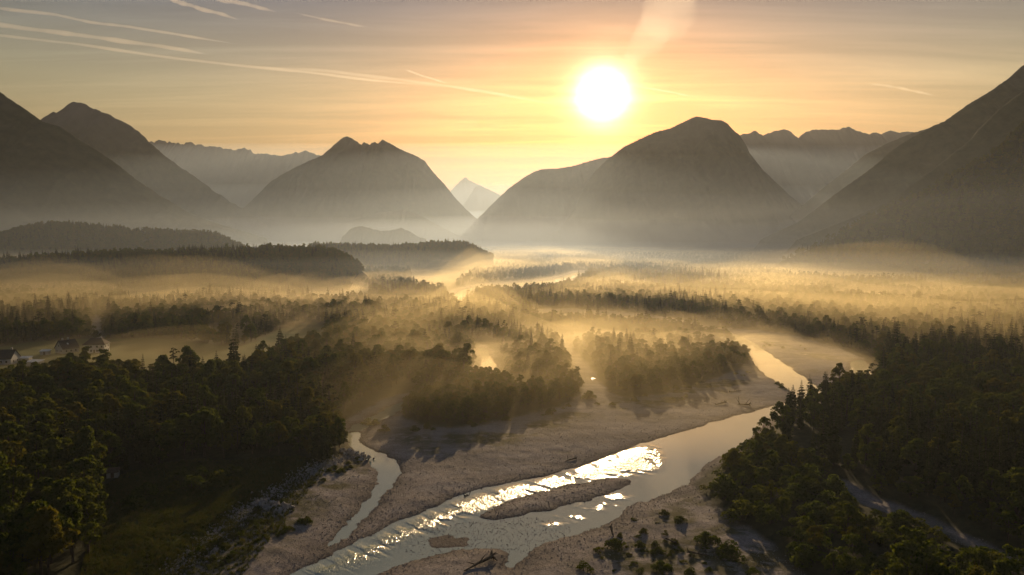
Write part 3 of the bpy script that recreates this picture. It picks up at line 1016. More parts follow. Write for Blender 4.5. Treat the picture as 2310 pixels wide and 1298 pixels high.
# trees and shrubs that stand out in the photograph: foot (x, y), top y, kind, label
HEROES = [
    (527, 862, 746, 'spruce', 2, 'tall dark spruce rising above the left forest in front of the pale meadow'),
    (42, 940, 826, 'spruce', 0, 'broad dark spruce at the left edge in front of the shed'),
    (418, 862, 779, 'spruce', 1, 'slim spruce above the left forest edge, left of the tallest spruce there'),
    (393, 866, 786, 'pine', 0, 'flat-topped pine above the left forest edge below the white house'),
    (208, 668, 634, 'spruce', 2, 'lone spruce standing in the mist among the left meadows'),
    (350, 712, 678, 'spruce', 0, 'small lone spruce at the near edge of the misty left clearing'),
    (156, 712, 655, 'spruce', 2, 'pointed spruce in the haze above the houses at left'),
    (520, 700, 642, 'spruce', 2, 'broad spruce standing above the misty wood right of the left clearing'),
    (476, 694, 636, 'spruce', 1, 'slim spruce at the right end of the misty left clearing'),
    (1011, 706, 660, 'spruce', 0, 'tallest spruce beside the far river bend'),
    (1037, 710, 668, 'spruce', 1, 'second spruce right of the tallest one by the far river bend'),
    (2078, 806, 741, 'spruce', 2, 'twin-topped tall spruce alone in the golden mist at right'),
    (2058, 808, 752, 'spruce', 1, 'narrow spruce leaning on the tall one in the golden mist at right'),
    (1996, 802, 752, 'broadleaf', 1, 'dark bushy tree in the golden mist left of the tall twin spruce'),
    (1915, 790, 738, 'spruce', 3, 'slender spruce in the mist above the backwater pool'),
    (1880, 965, 848, 'spruce', 4, 'thin-topped spruce above the right river bank'),
    (1832, 975, 872, 'broadleaf', 5, 'dark pointed tree on the right bank where the river bends'),
    (1722, 1003, 936, 'broadleaf', 3, 'rounded tree overhanging the river from the right bank'),
    (1765, 990, 912, 'broadleaf', 3, 'round-crowned tree just behind the one overhanging the river'),
    (720, 830, 762, 'spruce', 2, 'full spruce at the right edge of the pale meadow'),
    (180, 772, 716, 'broadleaf', 3, 'rounded tree behind the white house at left'),
    (1330, 905, 874, 'shrub', 0, 'single round bush on the gravel below the shining puddle'),
    (1348, 919, 904, 'shrub', 3, 'small bush on the gravel just below the single round bush'),
    (1381, 920, 906, 'shrub', 1, 'small bush right of the other two on the gravel below the puddle'),
    (828, 957, 938, 'shrub', 2, 'leftmost of three small bushes beside the side stream'),
    (847, 960, 943, 'shrub', 0, 'middle of three small bushes beside the side stream'),
    (866, 975, 953, 'shrub', 2, 'rightmost and roundest of three small bushes beside the side stream'),
    (1390, 1246, 1206, 'shrub', 1, 'dense bush on the near gravel bar right of the driftwood'),
    (1352, 1252, 1228, 'shrub', 3, 'low bush at the left end of the bushy patch on the near bar'),
    (1442, 1240, 1214, 'shrub', 0, 'low bush at the right end of the bushy patch on the near bar'),
    (1318, 1296, 1262, 'shrub', 2, 'bush at the bottom edge of the photo left of the bushy bar'),
    (1430, 1178, 1164, 'shrub', 3, 'small tuft-like bush nearest the water on the near bar'),
    (1497, 1168, 1145, 'shrub', 0, 'upright bush at the head of the bush line on the near bar'),
    (1535, 1186, 1160, 'shrub', 1, 'wide bush right of the upright one on the near bar'),
    (1482, 1190, 1176, 'shrub', 3, 'second bush down the line on the near bar'),
    (1500, 1215, 1194, 'shrub', 2, 'third bush down the line on the near bar'),
    (1518, 1236, 1210, 'shrub', 0, 'fourth and roundest bush down the line on the near bar'),
    (1592, 1238, 1196, 'shrub', 1, 'leafy bush at the left of the big pair on the near bar'),
    (1650, 1265, 1208, 'shrub', 0, 'largest bush on the near bar below the willow thicket'),
    (1560, 1266, 1244, 'shrub', 2, 'small spiky bush beside the pale snag on the near bar'),
    (1490, 1300, 1260, 'shrub', 1, 'broad bush cut by the bottom edge of the photo on the near bar'),
    (1560, 1310, 1276, 'shrub', 0, 'bush at the bottom edge right of the broad cut one'),
    (1700, 1308, 1270, 'shrub', 2, 'bush at the bottom edge under the big willow thicket'),
    (1720, 1262, 1248, 'shrub', 3, 'small bush on the sandy strip under the big willow thicket'),
]
hero_xy = []
HT = []
for (xb, yb, yt, kind, pi, lab) in HEROES:
    g = ground_at(xb, yb)
    hx, hy = float(g[0]), float(g[1])
    a, b_, c_, _ = fields(np.array([hx]), np.array([hy]))
    hz = float(ground_z(np.array([hx]), np.array([hy]), a, c_)[0]) - .1
    d = ray(xb, yt)
    top = CAM_H + d[2] * hy / d[1]
    pr = PROTO[kind][pi]
    sc = max(.3, (top - hz)) / pr['H']
    HT.append((hx, hy, hz, kind, pi, sc, random.uniform(0, 6.28), lab))
    hero_xy.append((hx, hy, (pr['W'] * sc) * .8))
hx = np.array(hero_xy)
tx = np.array([(t[0], t[1]) for t in T])
free = np.ones(len(T), bool)
for a_, b_, c_ in hero_xy:
    free &= np.hypot(tx[:, 0] - a_, tx[:, 1] - b_) > c_ + 1.0
T = [T[i] for i in np.nonzero(free)[0]]

# extra low bushes on the bars, in the photograph's patches
rg = np.random.default_rng(99)
P_BUSH = [(gpoly([(1330, 1230), (1480, 1200), (1560, 1230), (1620, 1298), (1600, 1340), (1400, 1340)]), 26, (.18, .5)),
          (gpoly([(400, 1290), (520, 1195), (600, 1140), (690, 1085), (720, 1090), (620, 1170), (560, 1240), (470, 1310)]), 46, (.2, .48)),
          (gpoly([(575, 1225), (640, 1195), (700, 1165), (715, 1175), (650, 1215), (590, 1245)]), 18, (.25, .5)),
          (gpoly([(700, 1075), (830, 1030), (835, 1050), (760, 1085), (720, 1100)]), 16, (.25, .5)),
          (gpoly([(1640, 770), (1760, 768), (1850, 790), (1790, 800), (1700, 785)]), 9, (.3, .6)),
          (gpoly([(1650, 840), (1690, 835), (1700, 850), (1660, 855)]), 4, (.35, .6)),
          (gpoly([(1745, 860), (1790, 868), (1800, 885), (1760, 880)]), 5, (.35, .6)),
          (gpoly([(1500, 905), (1560, 895), (1560, 905), (1510, 915)]), 3, (.3, .5)),
          (gpoly([(1400, 905), (1640, 860), (1640, 872), (1420, 915)]), 10, (.4, .8)),
          (gpoly([(930, 970), (1180, 945), (1300, 915), (1300, 925), (1180, 960), (940, 985)]), 16, (.3, .8)),
          (gpoly([(280, 1150), (420, 1085), (560, 1085), (560, 1110), (420, 1130), (290, 1200)]), 18, (.7, 1.4))]
for P, cnt, (s0, s1) in P_BUSH:
    lo, hi = P.min(0), P.max(0)
    q = rg.uniform(lo, hi, (6000, 2))
    a, b_, c_, _m = fields(q[:, 0], q[:, 1])
    ok = (poly_sd(P, q[:, 0], q[:, 1]) < 0) & (a > 1.2)
    q, a, c_ = q[ok][:cnt], a[ok][:cnt], c_[ok][:cnt]
    zz = ground_z(q[:, 0], q[:, 1], a, c_)
    for i in range(len(q)):
        T.append((q[i, 0], q[i, 1], float(zz[i]) - .05, 'shrub', rg.integers(4), rg.uniform(s0, s1), rg.uniform(0, 6.28)))


# trees on the wooded hills
def on_hill(G, n, seed, pc, s0, s1):
    rg = np.random.default_rng(seed)
    nu, nv, _ = G.shape
    out = []
    A = np.linalg.norm(np.cross(G[1:, :-1] - G[:-1, :-1], G[:-1, 1:] - G[:-1, :-1]), axis=-1)
    fr = (G[:-1, :-1, 1] < G[:-1, nv // 2 + 6, 1][:, None])          # front flank and just over the crest
    A = A * fr
    p = (A / A.sum()).ravel()
    idx = rg.choice(p.size, n, p=p)
    i, j = idx // (nv - 1), idx % (nv - 1)
    a, b = rg.uniform(size=n), rg.uniform(size=n)
    Pt = G[i, j] * ((1 - a) * (1 - b))[:, None] + G[i + 1, j] * (a * (1 - b))[:, None] + G[i, j + 1] * ((1 - a) * b)[:, None] + G[i + 1, j + 1] * (a * b)[:, None]
    cn_ = fbm(Pt[:, 0] / 120, Pt[:, 1] / 120, 3, seed)
    for k in range(n):
        x_, y_, z_ = Pt[k]
        if z_ < .5 or abs(math.atan2(x_, y_)) > R(41):
            continue
        if rg.uniform() < min(max(pc + (cn_[k] - .5) * 1.5, .02), .95):
            out.append((x_, y_, z_ - .4, 'spruce', rg.integers(5), rg.uniform(s0, s1), rg.uniform(0, 6.28)))
        else:
            out.append((x_, y_, z_ - .4, 'broadleaf', rg.integers(6), rg.uniform(s0, s1), rg.uniform(0, 6.28)))
    return out


HILLTREES = on_hill(SLOPE, 15000, 801, .18, .7, 1.15) + on_hill(HILL1, 6500, 802, .15, .55, 1.0) + on_hill(HILL2, 8500, 803, .38, .45, .92) + on_hill(HILL3, 4200, 804, .22, .5, .9)

# which trees of the plain show largest: paint them far to near and count what stays visible
order = sorted(range(len(T)), key=lambda i: -math.hypot(T[i][0], T[i][1]))
buf = np.full((650, 1156), -1, np.int32)
for i in order:
    x, y, z, kind, pi, sc, ro = T[i]
    if math.hypot(x, y) > 800:
        continue
    pr = PROTO[kind][pi]
    h, w = pr['H'] * sc, pr['W'] * sc
    u0, v0 = to_px(x, y, z)
    u1, v1 = to_px(x, y, z + h)
    half = FPX * w / y / 2
    u0, v0, v1 = u0 / 2, v0 / 2, v1 / 2
    a, b_ = int(max(v1, 0)), int(min(v0, 649))
    if b_ <= a:
        continue
    hgt = max(v0 - v1, 1)
    for v in range(a, b_):
        f = (v - v1) / hgt
        k = half * (f if kind == 'spruce' else math.sin(min(max(f, 0) * .92 + .06, 1) * 3.1) ** .5 if kind != 'shrub' else min(1, max(f + .05, 0)) ** .5)
        l0, l1 = int(max(u0 - k, 0)), int(min(u0 + k + 1, 1156))
        if l1 > l0:
            buf[v, l0:l1] = i
cnt = np.bincount(buf[buf >= 0].ravel(), minlength=len(T))
single = set()
for kind, lim in (('spruce', 275), ('broadleaf', 290), ('shrub', 265), ('pine', 60)):
    ids = [i for i in range(len(T)) if T[i][3] == kind and cnt[i] >= 14]
    ids.sort(key=lambda i: -cnt[i])
    single |= set(ids[:lim])


def plant(x, y, z, kind, pi, sc, ro, label, group):
    pr = PROTO[kind][pi]
    root = link(pr['kind'], None, label=label, category={'spruce': 'spruce', 'broadleaf': 'tree', 'shrub': 'bush', 'pine': 'pine'}[kind])
    if group:
        root['group'] = group
    root.location = (x, y, z)
    wide = 1.22 if kind == 'shrub' else 1.0
    root.scale = (sc * wide * random.uniform(.84, 1.18), sc * wide * random.uniform(.84, 1.18), sc * random.uniform(.9, 1.14) / wide)
    root.rotation_euler = (random.uniform(-.03, .03), random.uniform(-.03, .03), ro)
    link(pr['tn'], pr['trunk'], (), root)
    link(pr['cn'], pr['crown'], (), root)
    return root


KINDW = {'spruce': 'pointed spruce', 'broadleaf': 'leafy tree', 'pine': 'open-crowned pine', 'shrub': 'green bush'}


def zone(u, v):
    if v > 1060 and u < 300:
        return 'in the dark lower left corner wood', 'dark wood at the lower left corner'
    if u < 800 and v > 1040:
        if u < 620 and v < 1200 and v < 1210 - (u - 280) * .2 and u < 560:
            return 'along the hedge across the dark lower left meadow', 'hedge across the lower left meadow'
        return 'on the stony left bank between meadow and side stream', 'stony left bank'
    if u < 820 and v > 905:
        return 'in the near left forest beside the side stream', 'near left forest by the side stream'
    if u < 820 and v > 825:
        return 'in the left forest belt below the houses and meadow', 'left forest belt below the houses'
    if u < 620 and v > 700:
        return 'around the houses at the left edge', 'woods around the houses'
    if u < 960 and v <= 825:
        return 'in the hazy left woods between the misty clearings', 'hazy left woods'
    if u < 1130 and v > 760:
        return 'in the golden wood between side stream and forest stream', 'golden wood left of the forest stream'
    if 870 < u < 1330 and v > 850:
        return 'in the island thicket above the pale gravel bar', 'island thicket on the gravel bar'
    if u < 1260 and v <= 850:
        return 'in the misty wood above the forest stream', 'misty wood above the forest stream'
    if u < 1720 and v > 715 and v < 930:
        return 'in the golden wood inside the river bend', 'golden wood inside the river bend'
    if u < 1800 and v <= 745:
        return 'in the pale misty wood across the far channel', 'pale misty wood across the far channel'
    if v > 1080 and u < 1560:
        return 'scattered over the near gravel bar at the bottom', 'bushes on the near gravel bar'
    if v > 1000 and u > 1540 and v > 1000 + (u - 1700) * .45:
        return 'in the willow thicket between near bar and side track', 'willow thicket on the right bank'
    if v > 1080:
        return 'right of the side track in the lower right corner', 'dark wood at the lower right corner'
    if v > 900:
        return 'in the dark right bank forest above the side track', 'dark right bank forest'
    if u < 1980 and v > 745 and v < 900:
        return 'on and beside the gravel bar inside the upper river bend', 'upper gravel bar'
    return 'in the golden misty forest at the right', 'golden misty right forest'


for (x, y, z, kind, pi, sc, ro, lab) in HT:
    plant(x, y, z, kind, pi, sc, ro, lab, None)
PLUR = {'spruce': 'spruces', 'broadleaf': 'trees', 'pine': 'pines', 'shrub': 'bushes'}
members = {}
for i in sorted(single):
    x, y, z, kind, pi, sc, ro = T[i]
    u, v = to_px(x, y, z)
    members.setdefault((kind,) + zone(u, v), []).append((i, u, v, PROTO[kind][pi]['H'] * sc))
for (kind, ph, gp), L in members.items():
    done = {}
    if len(L) > 1:
        for word, key in (('tallest', lambda q: -q[3]), ('leftmost', lambda q: q[1]), ('rightmost', lambda q: -q[1]), ('nearest', lambda q: -q[2]), ('farthest', lambda q: q[2]), ('smallest', lambda q: q[3])):
            best = min((q for q in L if q[0] not in done), key=key, default=None)
            true_best = min(L, key=key)
            if best is not None and best[0] == true_best[0]:
                done[best[0]] = word
    us, hs, vs = sorted(q[1] for q in L), sorted(q[3] for q in L), sorted(q[2] for q in L)
    for q in L:
        i, u, v, h = q
        x, y, z, kind, pi, sc, ro = T[i]
        if i in done:
            lab = done[i] + ' ' + KINDW[kind] + ' ' + ph
        elif len(L) > 6:
            side = ('left', 'middle', 'right')[min(2, int(3 * us.index(u) / len(us)))]
            size = ('small', 'middling', 'tall')[min(2, int(3 * hs.index(h) / len(hs)))]
            dep = ('far', 'near')[int(2 * vs.index(v) / len(vs))]
            lab = size + ' ' + KINDW[kind] + ', ' + dep + ' ' + side + ' ' + ph
        else:
            lab = KINDW[kind] + ' ' + ph
        plant(x, y, z, kind, pi, sc, ro, lab, PLUR[kind] + ': ' + gp)


# everything else: one object per mass of wood, spread by geometry nodes
def mass(name, pts, metas, label=None):
    """points carry which shape stands there, how large and turned how"""
    src = bpy.data.collections.new(name + '_shapes')
    for k, me in enumerate(metas):
        src.objects.link(bpy.data.objects.new('%s_shape_%02d' % (name, k), me))
    P = np.array([p[:3] for p in pts], np.float32)
    me = bpy.data.meshes.new(name)
    me.vertices.add(len(P))
    me.vertices.foreach_set('co', P.ravel())
    ai = me.attributes.new('pick', 'INT', 'POINT')
    ai.data.foreach_set('value', np.array([p[3] for p in pts], np.int32))
    asc = me.attributes.new('size', 'FLOAT_VECTOR', 'POINT')
    asc.data.foreach_set('vector', np.array([p[4] for p in pts], np.float32).ravel())
    ar = me.attributes.new('turn', 'FLOAT_VECTOR', 'POINT')
    ar.data.foreach_set('vector', np.array([p[5] for p in pts], np.float32).ravel())
    o = link(name, me, kind='stuff')
    ng = bpy.data.node_groups.new(name, 'GeometryNodeTree')
    ng.interface.new_socket('Geometry', in_out='INPUT', socket_type='NodeSocketGeometry')
    ng.interface.new_socket('Geometry', in_out='OUTPUT', socket_type='NodeSocketGeometry')
    N, L = ng.nodes, ng.links
    gi, go = N.new('NodeGroupInput'), N.new('NodeGroupOutput')
    ip = N.new('GeometryNodeInstanceOnPoints')
    ci = N.new('GeometryNodeCollectionInfo')
    ci.inputs[0].default_value = src
    ci.inputs['Separate Children'].default_value = True
    ci.inputs['Reset Children'].default_value = True
    ip.inputs['Pick Instance'].default_value = True

    def named(nm, ty):
        a = N.new('GeometryNodeInputNamedAttribute')
        a.data_type = ty
        a.inputs[0].default_value = nm
        return a.outputs[0]
    L.new(gi.outputs[0], ip.inputs['Points'])
    L.new(ci.outputs[0], ip.inputs['Instance'])
    L.new(named('pick', 'INT'), ip.inputs['Instance Index'])
    L.new(named('size', 'FLOAT_VECTOR'), ip.inputs['Scale'])
    er = N.new('FunctionNodeEulerToRotation')
    L.new(named('turn', 'FLOAT_VECTOR'), er.inputs[0])
    L.new(er.outputs[0], ip.inputs['Rotation'])
    L.new(ip.outputs[0], go.inputs[0])
    md = o.modifiers.new('spread', 'NODES')
    md.node_group = ng
    return o


def as_points(src, kinds):
    metas, base = [], {}
    for k in kinds:
        base[k] = len(metas)
        metas += [p['joined'] for p in PROTO[k]]
    rr = random.Random(5)
    pts = [(t[0], t[1], t[2], base[t[3]] + int(t[4]), (t[5] * (1.22 if t[3] == 'shrub' else 1), t[5] * (1.22 if t[3] == 'shrub' else 1), t[5] * rr.uniform(.92, 1.12) * (.82 if t[3] == 'shrub' else 1)), (0, 0, t[6])) for t in src if t[3] in kinds]
    return pts, metas


rest = [T[i] for i in range(len(T)) if i not in single]
print('TREES', len(T), 'single', len(single), 'rest', len(rest), 'hill', len(HILLTREES), {k: sum(1 for i in single if T[i][3] == k) for k in PROTO})
mass('spruce_forest', *as_points(rest, ('spruce', 'pine')))
mass('broadleaf_forest', *as_points(rest, ('broadleaf',)))
mass('shrub_thicket', *as_points(rest, ('shrub',)))
mass('hillside_forest', *as_points(HILLTREES, ('spruce', 'broadleaf')))

# ------------------------------------------------------------------ houses at the left edge
def gz_at(x, y):
    a, _, c, _ = fields(np.array([x]), np.array([y]))
    return float(ground_z(np.array([x]), np.array([y]), a, c)[0])


def part(name, shape, mat, parent):
    me = shape.mesh(name)
    me.materials.append(mat)
    return link(name, me, (), parent)


def place(name, x, y, rz, label, category, group=None):
    g = ground_at(x, y)
    root = link(name, None, label=label, category=category)
    if group:
        root['group'] = group
    root.location = (float(g[0]), float(g[1]), gz_at(float(g[0]), float(g[1])) - .05)
    root.rotation_euler = (0, 0, rz)
    root.scale = (.84, .84, .84)
    return root


def window(root, x, y, z, w, h, nx, ny):
    """pane set in a frame on a wall facing (nx, ny)"""
    f, p = Shape(), Shape()
    if abs(ny) > 0:
        f.box(x - w / 2 - .1, x + w / 2 + .1, min(y, y + ny * .08), max(y, y + ny * .08), z - .1, z + h + .1)
        p.box(x - w / 2, x + w / 2, min(y + ny * .08, y + ny * .11), max(y + ny * .08, y + ny * .11), z, z + h)
    else:
        f.box(min(x, x + nx * .08), max(x, x + nx * .08), y - w / 2 - .1, y + w / 2 + .1, z - .1, z + h + .1)
        p.box(min(x + nx * .08, x + nx * .11), max(x + nx * .08, x + nx * .11), y - w / 2, y + w / 2, z, z + h)
    o = part('window', f, M_TRIM, root)
    part('pane', p, M_GLASS, o)


def gable_walls(L, W, h, rise):
    s = Shape()
    l, w = L / 2, W / 2
    s.add([(-l, -w, -.6), (l, -w, -.6), (l, w, -.6), (-l, w, -.6), (-l, -w, h), (l, -w, h), (l, w, h), (-l, w, h), (-l, 0, h + rise), (l, 0, h + rise)],
          [(0, 1, 5, 4), (2, 3, 7, 6), (1, 2, 6, 9, 5), (3, 0, 4, 8, 7), (0, 3, 2, 1), (4, 5, 9, 8), (6, 7, 8, 9)])
    return s


def gable_roof(L, W, h, rise, over=.6, th=.22):
    s = Shape()
    l, w = L / 2 + over, W / 2
    k = rise / w
    e = w + over
    ez = h - over * k + .03
    for sg in (-1, 1):
        a = [(-l, sg * e, ez), (l, sg * e, ez), (l, 0, h + rise + .03), (-l, 0, h + rise + .03)]
        b = [(x, y, z + th) for x, y, z in a]
        s.add(a + b, [(0, 1, 2, 3), (7, 6, 5, 4), (0, 4, 5, 1), (1, 5, 6, 2), (2, 6, 7, 3), (3, 7, 4, 0)])
    return s


def hip_roof(L, W, h, rise, over=.7):
    s = Shape()
    l, w = L / 2 + over, W / 2 + over
    q = L / 2 - W / 2 * .75
    s.add([(-l, -w, h), (l, -w, h), (l, w, h), (-l, w, h), (-l, -w, h + .2), (l, -w, h + .2), (l, w, h + .2), (-l, w, h + .2), (-q, 0, h + rise), (q, 0, h + rise)],
          [(3, 2, 1, 0), (0, 1, 5, 4), (1, 2, 6, 5), (2, 3, 7, 6), (3, 0, 4, 7), (4, 5, 9, 8), (6, 7, 8, 9), (5, 6, 9), (7, 4, 8)])
    return s


def chimney(root, x, y, z0, z1):
    s = Shape()
    s.box(x - .4, x + .4, y - .4, y + .4, z0, z1)
    s.box(x - .5, x + .5, y - .5, y + .5, z1, z1 + .15)
    part('chimney', s, M_WALLG, root)


# the big white house
h1 = place('white_house', 219, 806, R(8), 'big white two-storey house with a dark hipped roof', 'house')
s = Shape()
s.box(-6.2, 6.2, -4, 4, -.6, 5.4)
part('wall', s, M_WALLW, h1)
rf = part('roof', hip_roof(12.4, 8, 5.4, 3.9), M_ROOFD, h1)
chimney(rf, 2.4, .6, 7.4, 9.9)
for z in (.9, 3.5):
    for x in (-4.6, -1.8, 1.8, 4.6):
        window(h1, x, -4, z, 1.1, 1.3, 0, -1)
    for y in (-2, 2):
        window(h1, 6.2, y, z, 1.0, 1.3, 1, 0)
s = Shape()
s.box(-.55, .55, -4.1, -4.0, -.3, 2.1)
dr = part('door', s, M_WOOD, h1)
s = Shape()
s.box(3.0, 6.3, -5.3, -4.0, 2.7, 2.85)
bal = part('balcony', s, M_WALLG, h1)
s = Shape()
for x in np.linspace(3.05, 6.25, 9):
    s.box(x - .03, x + .03, -5.28, -5.2, 2.85, 3.7)
s.box(3.0, 6.3, -5.3, -5.18, 3.7, 3.8)
part('railing', s, M_WOOD, bal)
# the gabled house with two chimneys
h2 = place('gabled_house', 152, 806, R(62), 'grey gabled house with two chimneys and a roof light', 'house')
part('wall', gable_walls(10, 8.6, 3.4, 4.6), M_WALLG, h2)
rf = part('roof', gable_roof(10, 8.6, 3.4, 4.6), M_ROOFD, h2)
chimney(rf, -2.4, .5, 6.8, 9.4)
chimney(rf, 1.2, .5, 6.8, 9.4)
s = Shape()
k = 4.6 / 4.3
y0, y1 = -2.6, -1.7
s.add([(-1.2, y0, 3.4 + (4.3 + y0) * k + .3), (-.2, y0, 3.4 + (4.3 + y0) * k + .3), (-.2, y1, 3.4 + (4.3 + y1) * k + .3), (-1.2, y1, 3.4 + (4.3 + y1) * k + .3),
       (-1.2, y0, 3.4 + (4.3 + y0) * k + .2), (-.2, y0, 3.4 + (4.3 + y0) * k + .2), (-.2, y1, 3.4 + (4.3 + y1) * k + .2), (-1.2, y1, 3.4 + (4.3 + y1) * k + .2)],
      [(0, 1, 2, 3), (7, 6, 5, 4), (0, 4, 5, 1), (1, 5, 6, 2), (2, 6, 7, 3), (3, 7, 4, 0)])
part('roof_light', s, M_ROOFG, rf)
for y in (-2.2, 2.2):
    window(h2, -5, y, .9, 1.0, 1.3, -1, 0)
window(h2, -5, 0, 4.3, 1.0, 1.2, -1, 0)
for x in (-3, 0, 3):
    window(h2, x, -4.3, .9, 1.0, 1.2, 0, -1)
# the house cut by the left edge
h3 = place('edge_house', 6, 832, R(4), 'white house with a dark roof cut by the left edge', 'house')
part('wall', gable_walls(15, 9, 3.6, 4.4), M_WALLW, h3)
rf = part('roof', gable_roof(15, 9, 3.6, 4.4, .5), M_ROOFD, h3)
chimney(rf, 5.4, .6, 7.0, 9.2)
for x in (-4, -1, 2, 5):
    window(h3, x, -4.5, .9, 1.1, 1.3, 0, -1)
for y in (-2, 2):
    window(h3, 7.5, y, .9, 1.0, 1.3, 1, 0)
# sheds
for (x, y, rz, L, W, lab) in ((80, 838, R(-6), 7.5, 5, 'low shed with a pale sheet roof behind the broad left spruce'), (58, 828, R(5), 6, 4, 'small shed with a pale roof beside the house at the left edge'),
                              (103, 812, R(12), 5, 3.4, 'little outbuilding between the shed and the gabled house')):
    h = place('shed', x, y, rz, lab, 'shed')
    s = Shape()
    s.box(-L / 2, L / 2, -W / 2, W / 2, -.5, 2.3)
    part('wall', s, M_WALLG, h)
    s = Shape()
    s.add([(-L / 2 - .4, -W / 2 - .5, 2.32), (L / 2 + .4, -W / 2 - .5, 2.32), (L / 2 + .4, W / 2 + .4, 2.95), (-L / 2 - .4, W / 2 + .4, 2.95),
           (-L / 2 - .4, -W / 2 - .5, 2.44), (L / 2 + .4, -W / 2 - .5, 2.44), (L / 2 + .4, W / 2 + .4, 3.07), (-L / 2 - .4, W / 2 + .4, 3.07)],
          [(3, 2, 1, 0), (4, 5, 6, 7), (0, 1, 5, 4), (1, 2, 6, 5), (2, 3, 7, 6), (3, 0, 4, 7)])
    part('roof', s, M_ROOFG, h)
    s = Shape()
    s.box(-.6, .6, -W / 2 - .06, -W / 2, -.2, 2.0)
    part('door', s, M_WOOD, h)
# small hut in the dark meadow
h = place('field_hut', 256, 1098, R(20), 'small weathered hut at the edge of the dark lower left meadow', 'hut')
part('wall', gable_walls(3.2, 2.6, 1.9, 1.0), M_WALLG, h)
part('roof', gable_roof(3.2, 2.6, 1.9, 1.0, .3, .12), M_WOOD, h)
s = Shape()
s.box(-.45, .45, -1.36, -1.3, -.2, 1.7)
part('door', s, M_WOOD, h)


# ------------------------------------------------------------------ stones, rock groynes, driftwood
def stone_mesh(name, seed, mat):
    rg_ = np.random.default_rng(seed)
    V = np.array([(-1, -1, -1), (1, -1, -1), (1, 1, -1), (-1, 1, -1), (-1, -1, 1), (1, -1, 1), (1, 1, 1), (-1, 1, 1), (0, 0, 1.45), (1.4, 0, 0), (-1.4, 0, 0), (0, 1.4, 0), (0, -1.4, 0)], float)
    V = V / np.linalg.norm(V, axis=1)[:, None] * rg_.uniform(.75, 1.1, (13, 1))
    V[:, 2] *= .72
    V[:, 0] *= rg_.uniform(1.0, 1.35)
    F = [(0, 1, 12), (1, 5, 12), (5, 4, 12), (4, 0, 12), (1, 2, 9), (2, 6, 9), (6, 5, 9), (5, 1, 9), (2, 3, 11), (3, 7, 11), (7, 6, 11), (6, 2, 11), (3, 0, 10), (0, 4, 10), (4, 7, 10), (7, 3, 10), (4, 5, 8), (5, 6, 8), (6, 7, 8), (7, 4, 8), (3, 2, 1), (3, 1, 0)]
    me = mesh_from(name, V * .5, np.array(F))
    me.materials.append(mat)
    return me


BOULDER = [stone_mesh('boulder', 900 + i, M_ROCK) for i in range(6)]
PEB = [stone_mesh('pebble', 950 + i, M_PEBBLE) for i in range(4)] + [stone_mesh('pebble', 960 + i, M_ROCK) for i in range(2)]


def groyne(p0, p1, wid, n, seed, label, s0=.7, s1=1.35):
    a, b_ = ground_at(*p0), ground_at(*p1)
    root = link('rock_groyne', None, label=label, category='rock pile')
    z0 = gz_at(*((a + b_) / 2))
    root.location = (float((a[0] + b_[0]) / 2), float((a[1] + b_[1]) / 2), z0)
    rg_ = np.random.default_rng(seed)
    d = b_ - a
    nrm_ = np.array([-d[1], d[0]]) / np.linalg.norm(d)
    for i in range(n):
        t, q = rg_.uniform(-.5, .5), rg_.normal() * .4
        o = link('boulder', BOULDER[i % 6], (), root)
        xy = d * t + nrm_ * q * wid
        sc = rg_.uniform(s0, s1)
        o.location = (xy[0], xy[1], max(0, 1 - abs(q) * 1.6) * wid * .42 * rg_.uniform(.3, 1) + .1)
        o.scale = (sc, sc * rg_.uniform(.7, 1.1), sc * rg_.uniform(.6, 1.0))
        o.rotation_euler = tuple(rg_.uniform(0, 6.28, 3))


groyne((772, 1020), (832, 1040), 2.6, 110, 1, 'dark rock groyne jutting into the side stream')
groyne((580, 1146), (652, 1160), 3.0, 120, 2, 'pale rock groyne on the stony left bank')


def drift(x0, y0, x1, y1, r0, label, roots=0, lift=.3, seed=0, up=0.0):
    rg_ = np.random.default_rng(seed)
    a, b_ = ground_at(x0, y0), ground_at(x1, y1)
    za, zb = gz_at(*a), gz_at(*b_)
    root = link('driftwood_log', None, label=label, category='driftwood')
    root.location = (float(a[0]), float(a[1]), za)
    d = np.array([b_[0] - a[0], b_[1] - a[1], zb - za + up])
    s = Shape()
    pts, rad = [], []
    for i in range(7):
        t = i / 6
        pts.append(d * t + np.array([rg_.uniform(-.1, .1), rg_.uniform(-.1, .1), lift * (1 - t) + r0 * (1 - t * .6)]))
        rad.append(r0 * (1 - .72 * t) * rg_.uniform(.85, 1.1))
    s.tube(pts, rad, 7)
    part('stem', s, M_DRIFT, root)
    for i in range(roots):
        ang_ = 6.283 * i / roots + rg_.uniform(-.3, .3)
        u = d / np.linalg.norm(d)
        w = np.cross(u, (0, 0, 1))
        w /= np.linalg.norm(w)
        k_ = np.cross(w, u)
        L_ = r0 * rg_.uniform(1.6, 3.6)
        p0 = pts[0]
        e = p0 - u * L_ * .35 + (w * math.cos(ang_) + k_ * math.sin(ang_)) * L_
        s = Shape()
        s.tube([p0 + u * .1, (p0 + e) / 2 + rg_.uniform(-.15, .15, 3), e], [r0 * .55, r0 * .3, r0 * .08], 5)
        part('root', s, M_DRIFT, root)
    for i in range(3):
        t = rg_.uniform(.35, .9)
        p0 = d * t + np.array([0, 0, r0])
        e = p0 + rg_.uniform(-1, 1, 3) * r0 * 6 + np.array([0, 0, r0 * 2])
        s = Shape()
        s.tube([p0, (p0 + e) / 2 + rg_.uniform(-.1, .1, 3), e], [r0 * .35, r0 * .22, r0 * .06], 5)
        part('branch', s, M_DRIFT, root)


